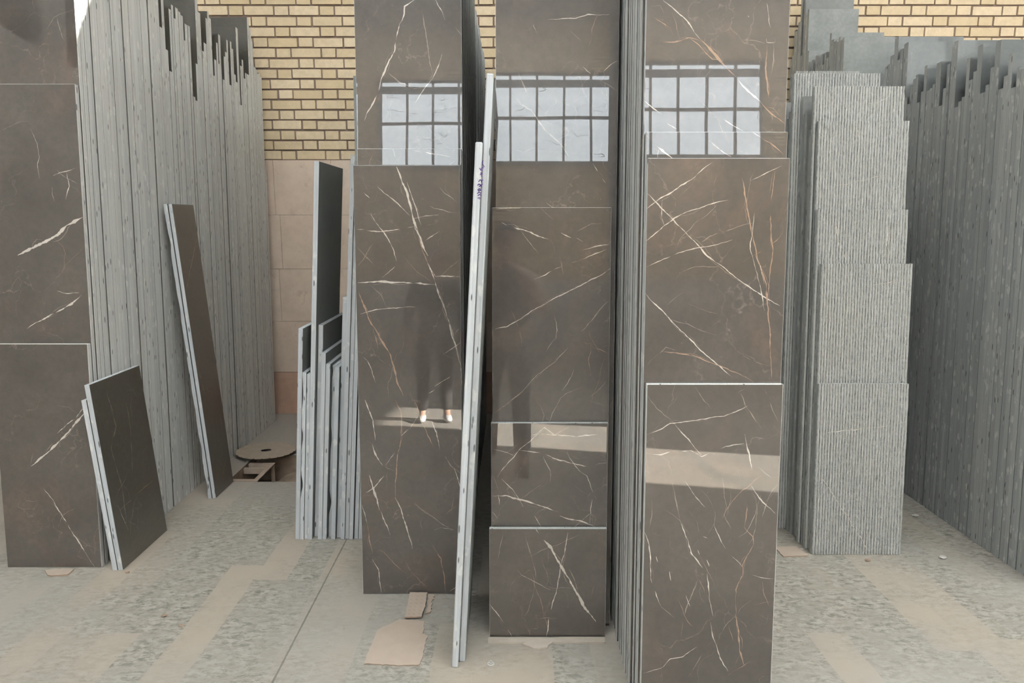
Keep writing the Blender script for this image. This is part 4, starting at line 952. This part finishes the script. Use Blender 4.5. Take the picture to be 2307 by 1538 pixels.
def person(label, loc, yaw, S, holding):
    root = bpy.data.objects.new('person', None); C.objects.link(root); root.location = loc; root.rotation_euler.z = yaw; root.scale = (S, S, S)
    tag(root, label, 'person')
    V = Vector
    pel, ab, ch, sh = V((0, 0, .96)), V((0, .0, 1.12)), V((0, .0, 1.30)), V((0, -.01, 1.42))
    nk, hb = V((0, .0, 1.50)), V((0, .015, 1.58))
    hd = V((0, .02, 1.66))
    ch_b = [[(tuple(pel), (.15, .11)), (tuple(ab), (.14, .10)), (tuple(ch), (.14, .09)), (tuple(sh), (.072, .058)), (tuple(nk), .054), (tuple(hb), .055)]]
    arms = []; hands = []; sleeves = []
    for s in (-1, 1):
        shd = V((s * .185, -.01, 1.40))
        if holding: el = V((s * .27, .08, 1.16)); wr = V((s * .105, .27, 1.375)) ; d = V((-s * .25, .12, 1)); side = V((-s * .6, .5, -.2))
        else: el = V((s * .27, -.03, 1.12)); wr = V((s * .27, .06, .88)); d = V((-s * .05, .12, -1)); side = V((-s * .35, 1, 0))
        arms.append([(tuple(sh), (.072, .058)), (tuple(shd), .05), (tuple(shd.lerp(el, .5)), .050), (tuple(el), .042), (tuple(el.lerp(wr, .5)), .036), (tuple(wr), .026)])
        hands += hand_chains(wr, d, side, curl=.9 if holding else .55)
        sleeves.append((shd, el, wr))
    legs = []
    for s in (-1, 1):
        hip, kn, an, toe = V((s * .095, 0, .90)), V((s * .115, .02, .50)), V((s * .125, -.01, .09)), V((s * .135, .12, .035))
        legs.append([(tuple(pel), (.15, .11)), (tuple(hip), .092), (tuple(hip.lerp(kn, .5)), .078), (tuple(kn), .058), (tuple(kn.lerp(an, .4)), .055), (tuple(an), .038), (tuple(toe), .03)])
    skin_obj('body', ch_b + arms + hands + legs, M['skin'], root)
    head(root, hd + V((0, .005, .02)), M['skin'], M['hair'], tilt=R(-14) if holding else R(-4))
    top = 'beige' if holding else 'black'
    tor = [[(tuple(V((0, 0, .86))), (.150, .12)), (tuple(V((0, 0, .93))), (.188, .145)), (tuple(ab), (.172, .132)), (tuple(ch), (.190, .130)), (tuple(sh), (.12, .095)), (tuple(V((0, 0, 1.475))), (.072, .070))]]
    for (a, e, w_) in sleeves:
        tor.append([(tuple(sh), (.12, .095)), (tuple(a), .078), (tuple(a.lerp(e, .5)), .068), (tuple(e), .058)] + ([] if holding else [(tuple(e.lerp(w_, .5)), .05), (tuple(e.lerp(w_, .93)), .042)]))
    skin_obj('shirt' if holding else 'jacket', tor, M[top], root)
    if holding:
        skin_obj('vest', [[(tuple(V((-.015, -.005, .98))), (.160, .200)), (tuple(V((-.01, -.005, 1.14))), (.160, .203)), (tuple(V((0, -.005, 1.28))), (.165, .212)), (tuple(V((0, -.012, 1.40))), (.140, .180)), (tuple(V((0, -.012, 1.455))), (.09, .085))]], M['vest'], root)
    tr = []
    for s in (-1, 1):
        hip, kn, an = V((s * .095, 0, .88)), V((s * .115, .02, .50)), V((s * .125, -.01, .10))
        tr.append([(tuple(V((0, 0, 1.04))), (.150, .118)), (tuple(V((0, 0, .95))), (.160, .122)), (tuple(hip), .105), (tuple(hip.lerp(kn, .5)), .092), (tuple(kn), .074), (tuple(kn.lerp(an, .5)), .07), (tuple(an), .064)])
    skin_obj('trousers', tr, M['jeans' if holding else 'black'], root)
    for s in (-1, 1):
        skin_obj('shoe', [[(tuple(V((s * .125, -.05, .045))), (.045, .042)), (tuple(V((s * .128, .04, .045))), (.046, .042)), (tuple(V((s * .135, .15, .035))), (.044, .032)), (tuple(V((s * .137, .20, .03))), (.03, .022))]], M['shoe_dark' if holding else 'shoe'], root)
    return root
person('person in a beige shirt and dark vest photographing the slabs, mirrored in the middle column', (-.05, -.335, 0), 0, 1.04, True)
person('person in dark clothes and white sneakers, arms down, mirrored in the first column', (-.84, -2.1, 0), R(-8), 1.05, False)
bm = bmesh.new(); box(bm, -.075, .075, -.0045, .0045, -.037, .037)
bmesh.ops.bevel(bm, geom=list(bm.edges), offset=.004, segments=2, affect='EDGES')
ph = link('mobile_phone', mesh_of(bm, 'mobile_phone'), [M['shoe_dark']]); ph.location = (-.045, -.035, 1.49)
tag(ph, 'dark mobile phone held sideways in the hands of the person in beige', 'phone')

# ---------------------------------------------------------------- one label for each slab of a stack, counted from an end one can find
ONES = 'first second third fourth fifth sixth seventh eighth ninth tenth eleventh twelfth thirteenth fourteenth fifteenth sixteenth seventeenth eighteenth nineteenth'.split()
TENS = {2: 'twenty', 3: 'thirty', 4: 'forty', 5: 'fifty'}
def ordinal(n):
    if n < 20: return ONES[n - 1]
    return TENS[n // 10] + ('-' + ONES[n % 10 - 1] if n % 10 else '') if n % 10 else TENS[n // 10][:-1] + 'ieth'
SERIES = {
    'slabs at the front of the big pale stack': ('{o} slab edge behind the pale stack\'s front faces{d}', 1),
    'slabs with uneven tops in the big pale stack': ('{o} slab along the pale stack\'s uneven tops toward the brick{d}', 1),
    'slabs at the wall end of the big pale stack': ('{o} slab from the brick wall in the pale stack{d}', -1),
    'slabs packed behind the front of the first column': ('{o} shadowed slab edge back from the front of the first tall column', 1),
    'slabs packed behind the front of the middle column': ('{o} hidden slab back from the front faces of the middle column', 1),
    'slabs in the near side of the widest column': ('{o} pale slab edge back from the front of the widest column', 1),
    'slabs in the shadow of the widest column': ('{o} slab edge into the shadow between the middle and widest columns', 1),
    'slabs packed behind the fluted ones': ('{o} dark slab edge back from the fluted slabs{d}', 1),
    'slabs at the near end of the dark stack right of the fluted one': ('{o} slab from the dark jagged stack\'s near end{d}', 1),
    'slabs in the middle of the dark stack right of the fluted one': ('{o} slab from the dark jagged stack\'s far end{d}', -1),
    'slabs seen over the top of the fluted stack': ('{o} slab from the wall above the fluted stack{d}', -1),
}
for g, (fmt, way) in SERIES.items():
    obs = [o for o in C.objects if o.get('group') == g]
    obs.sort(key=lambda o: o.matrix_basis.translation.y * way)
    hs = [max(v.co.z for v in o.data.vertices) for o in obs]
    for i, o in enumerate(obs):
        nb = [hs[k] for k in (i - 1, i + 1) if 0 <= k < len(hs)]
        d = ''
        if nb and hs[i] > max(nb) + .05: d = ', taller than its neighbours'
        elif nb and hs[i] < min(nb) - .05: d = ', shorter than its neighbours'
        o['label'] = fmt.format(o=ordinal(i + 1), d=d)
